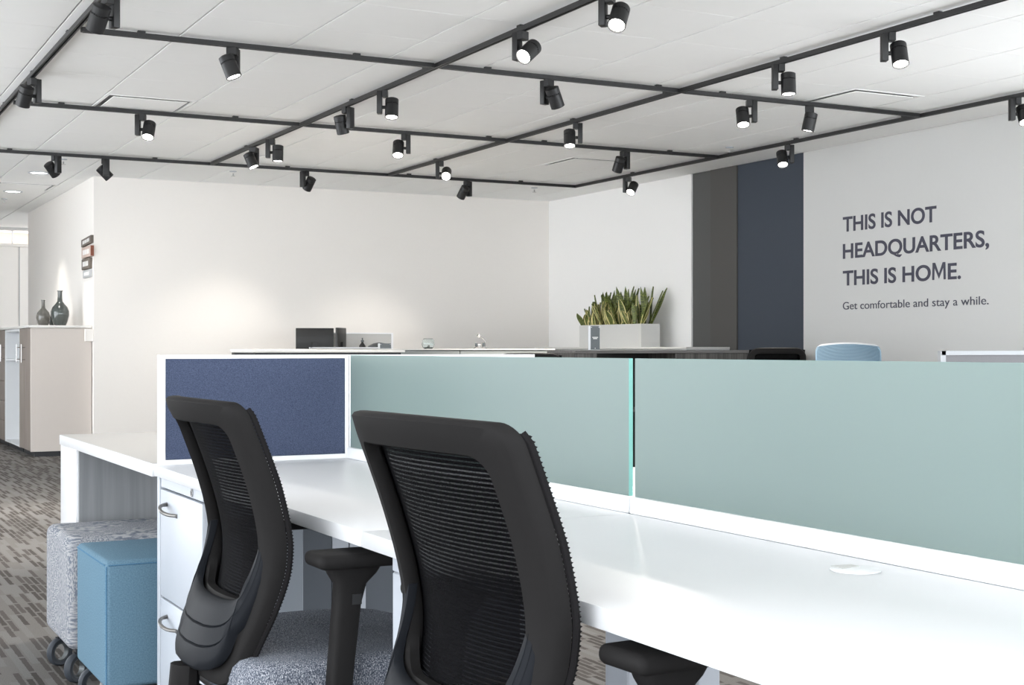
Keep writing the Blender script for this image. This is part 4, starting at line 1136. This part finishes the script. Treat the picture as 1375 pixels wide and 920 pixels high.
def leaf_mesh(i):
    rnd = random.Random(i)
    L_ = 1.0; bend = rnd.uniform(-0.12, 0.12); tw = rnd.uniform(-0.5, 0.5)
    vs = []; fs = []; mi = []; n = 7
    for k in range(n + 1):
        a = k / n
        w = 0.075 * (0.55 + 0.9 * a) * (1 - a ** 3.2) if a < 1 else 0.0
        w = max(w, 0.0015)
        cx = bend * a * a; rot = tw * a
        c, s = math.cos(rot), math.sin(rot)
        for q, dd in ((-1, 0.02), (-0.68, 0.008), (0, -0.012), (0.68, 0.008), (1, 0.02)):
            vs.append((cx + q * w * c - dd * s, q * w * s + dd * c, a))
        for q, dd in ((-0.68, 0.017), (0, 0.002), (0.68, 0.017)):
            vs.append((cx + q * w * c - dd * s, q * w * s + dd * c, a))
    mb = MB(); K = 8
    g, y = [], []
    for k in range(n):
        b0, b1 = k * K, (k + 1) * K
        g += [(b0 + 1, b0 + 2, b1 + 2, b1 + 1), (b0 + 2, b0 + 3, b1 + 3, b1 + 2), (b0 + 6, b0 + 5, b1 + 5, b1 + 6), (b0 + 7, b0 + 6, b1 + 6, b1 + 7)]
        y += [(b0, b0 + 1, b1 + 1, b1), (b0 + 3, b0 + 4, b1 + 4, b1 + 3), (b0 + 5, b0, b1, b1 + 5), (b0 + 4, b0 + 7, b1 + 7, b1 + 4)]
    mb.add(vs, g, 0); mb.f += y; mb.mi += [1] * len(y)
    return mb
LEAF = [leaf_mesh(i) for i in range(6)]
LEAF_Y = [m.mesh('leaf', [M['leaf'], M['leaf_edge']], smooth=True) for m in LEAF]
LEAF_G = [m.mesh('leaf', [M['leaf'], M['leaf']], smooth=True) for m in LEAF]
rndp = random.Random(21)
# each plant: position along the box (0 = photo right end), tallness, leaves, kind
PLANTS = [(0.13, 0.43, 6, 0, 'tall plain green snake plant at the right end of the planter'),
          (0.36, 0.26, 10, 1, 'yellow-edged snake plant second from the right in the planter'),
          (0.60, 0.41, 11, 0, 'tall dark snake plant third from the right in the planter'),
          (0.76, 0.27, 11, 1, 'yellow-edged snake plant right of the middle of the planter'),
          (0.95, 0.39, 12, 1, 'full yellow-edged snake plant at the middle of the planter'),
          (1.15, 0.36, 11, 1, 'bright yellow-edged snake plant left of the middle of the planter'),
          (1.30, 0.27, 10, 1, 'yellow-edged snake plant second from the left in the planter'),
          (1.43, 0.23, 7, 0, 'low leaning dark snake plant at the left end of the planter')]
for pi, (py, ht, nl, ky, lab) in enumerate(PLANTS):
    t = thing('snake_plant', lab, 'plant', (PX + PW / 2, PY + py * 1.19 / 1.52, PZ + PH - 0.018), 0, 'snake plants in the planter box')
    nl = int(nl * 2.0)
    for k in range(nl):
        tall = k < nl * 0.38
        me = (LEAF_G if tall or (not ky and k % 2) else LEAF_Y)[rndp.randrange(6)]
        o = link('leaf', me, t)
        s = ht * (rndp.uniform(0.82, 1.0) if tall else rndp.uniform(0.45, 0.72))
        o.scale = (rndp.uniform(0.36, 0.46) * (1.25 if not tall else 1.0),) * 2 + (s,)
        dy = rndp.uniform(-0.075, 0.075)
        o.location = (rndp.uniform(0.0, 0.05) if tall else rndp.uniform(-0.075, -0.01), dy, 0.0008)
        lean = dy * 3.0 + (rndp.uniform(-0.14, 0.14) if tall else rndp.uniform(-0.38, 0.38)) + (0.35 * rndp.random() if pi == 7 else 0) - (0.25 * rndp.random() if pi == 0 else 0)
        o.rotation_euler = (-lean, rndp.uniform(-0.12, 0.10), R(90) + rndp.uniform(-0.7, 0.7))

# charcoal wood counter with the sign card
t = thing('wood_counter', 'charcoal wood counter with an open bay below the planter', 'counter', (5.39, 9.3, 0))
Lw = 7.56 - 5.39
MB().box(0.0, Lw, 0, 0.45, 1.012, 1.036).build('counter_top', M['dark_wood_top'], t, 0.001, 1)
for (a, b) in ((0.0, 0.20), (0.93, Lw)):
    box('front_panel', a, b, 0.012, 0.03, 0.0, 1.0115, M['dark_wood'], t)
    box('carcass', a, b, 0.0305, 0.44, 0.0, 1.0115, M['dark_wood'], t)
box('bay_back', 0.2005, 0.9295, 0.40, 0.43, 0.0, 1.0115, M['screen_black'], t, 0)
box('bay_shelf', 0.2005, 0.9295, 0.03, 0.3995, 0.55, 0.57, M['dark_wood'], t)
card_holder('tall slate sign card with white print standing on the charcoal counter', 5.64, 9.42, 1.0362, 0.072, 0.19, -30, [(0.045, 0.098, 0.006), (0.032, 0.088, 0.006), (0.006, 0.012, 0.006)])

# far chairs and the screen by the lettered wall
CB = chair_meshes(0.985, 0.075, 0.006, (M['chair_plastic'], M['chair_shell'], M['rib'], M['weave'], M['seat']))
fc = chair('black round-cornered chair back in front of the charcoal counter and slate wall', (6.76, 8.62, 0), R(60), CB, 'far chairs', 0.066, 'desk_chair')
fc2 = chair('black chair just showing between the left glass and the charcoal counter', (4.4, 8.2, 0), R(62), CB, 'far chairs', 0.030, 'desk_chair')
CP = chair_meshes(0.985, 0.04, 0.030, (M['pale_frame'], M['pale_frame'], M['paleblue_rib'], M['paleblue'], M['sky_cloth']))
chair('pale blue mesh chair back below the lettering', (6.42, 7.36, 0), R(232), CP, 'far chairs', 0.078, 'desk_chair')
wall_screen('white framed grey desk screen at the right edge, under the lettering', 5.90, 7.5, 6.0, 0.60, 1.036, M['dim_panel'], True, 0.04, 'partition_screen')
t = thing('far_desk', 'white desk behind the framed screen at the right edge', 'desk', (5.9, 6.03, 0))
MB().box(0, 1.6, 0, 0.7, 0.707, 0.735).build('worktop', M['white'], t, 0.0015, 1)
for a in (0.02, 1.53): box('leg', a, a + 0.05, 0.03, 0.67, 0.0, 0.7065, M['white_metal'], t)
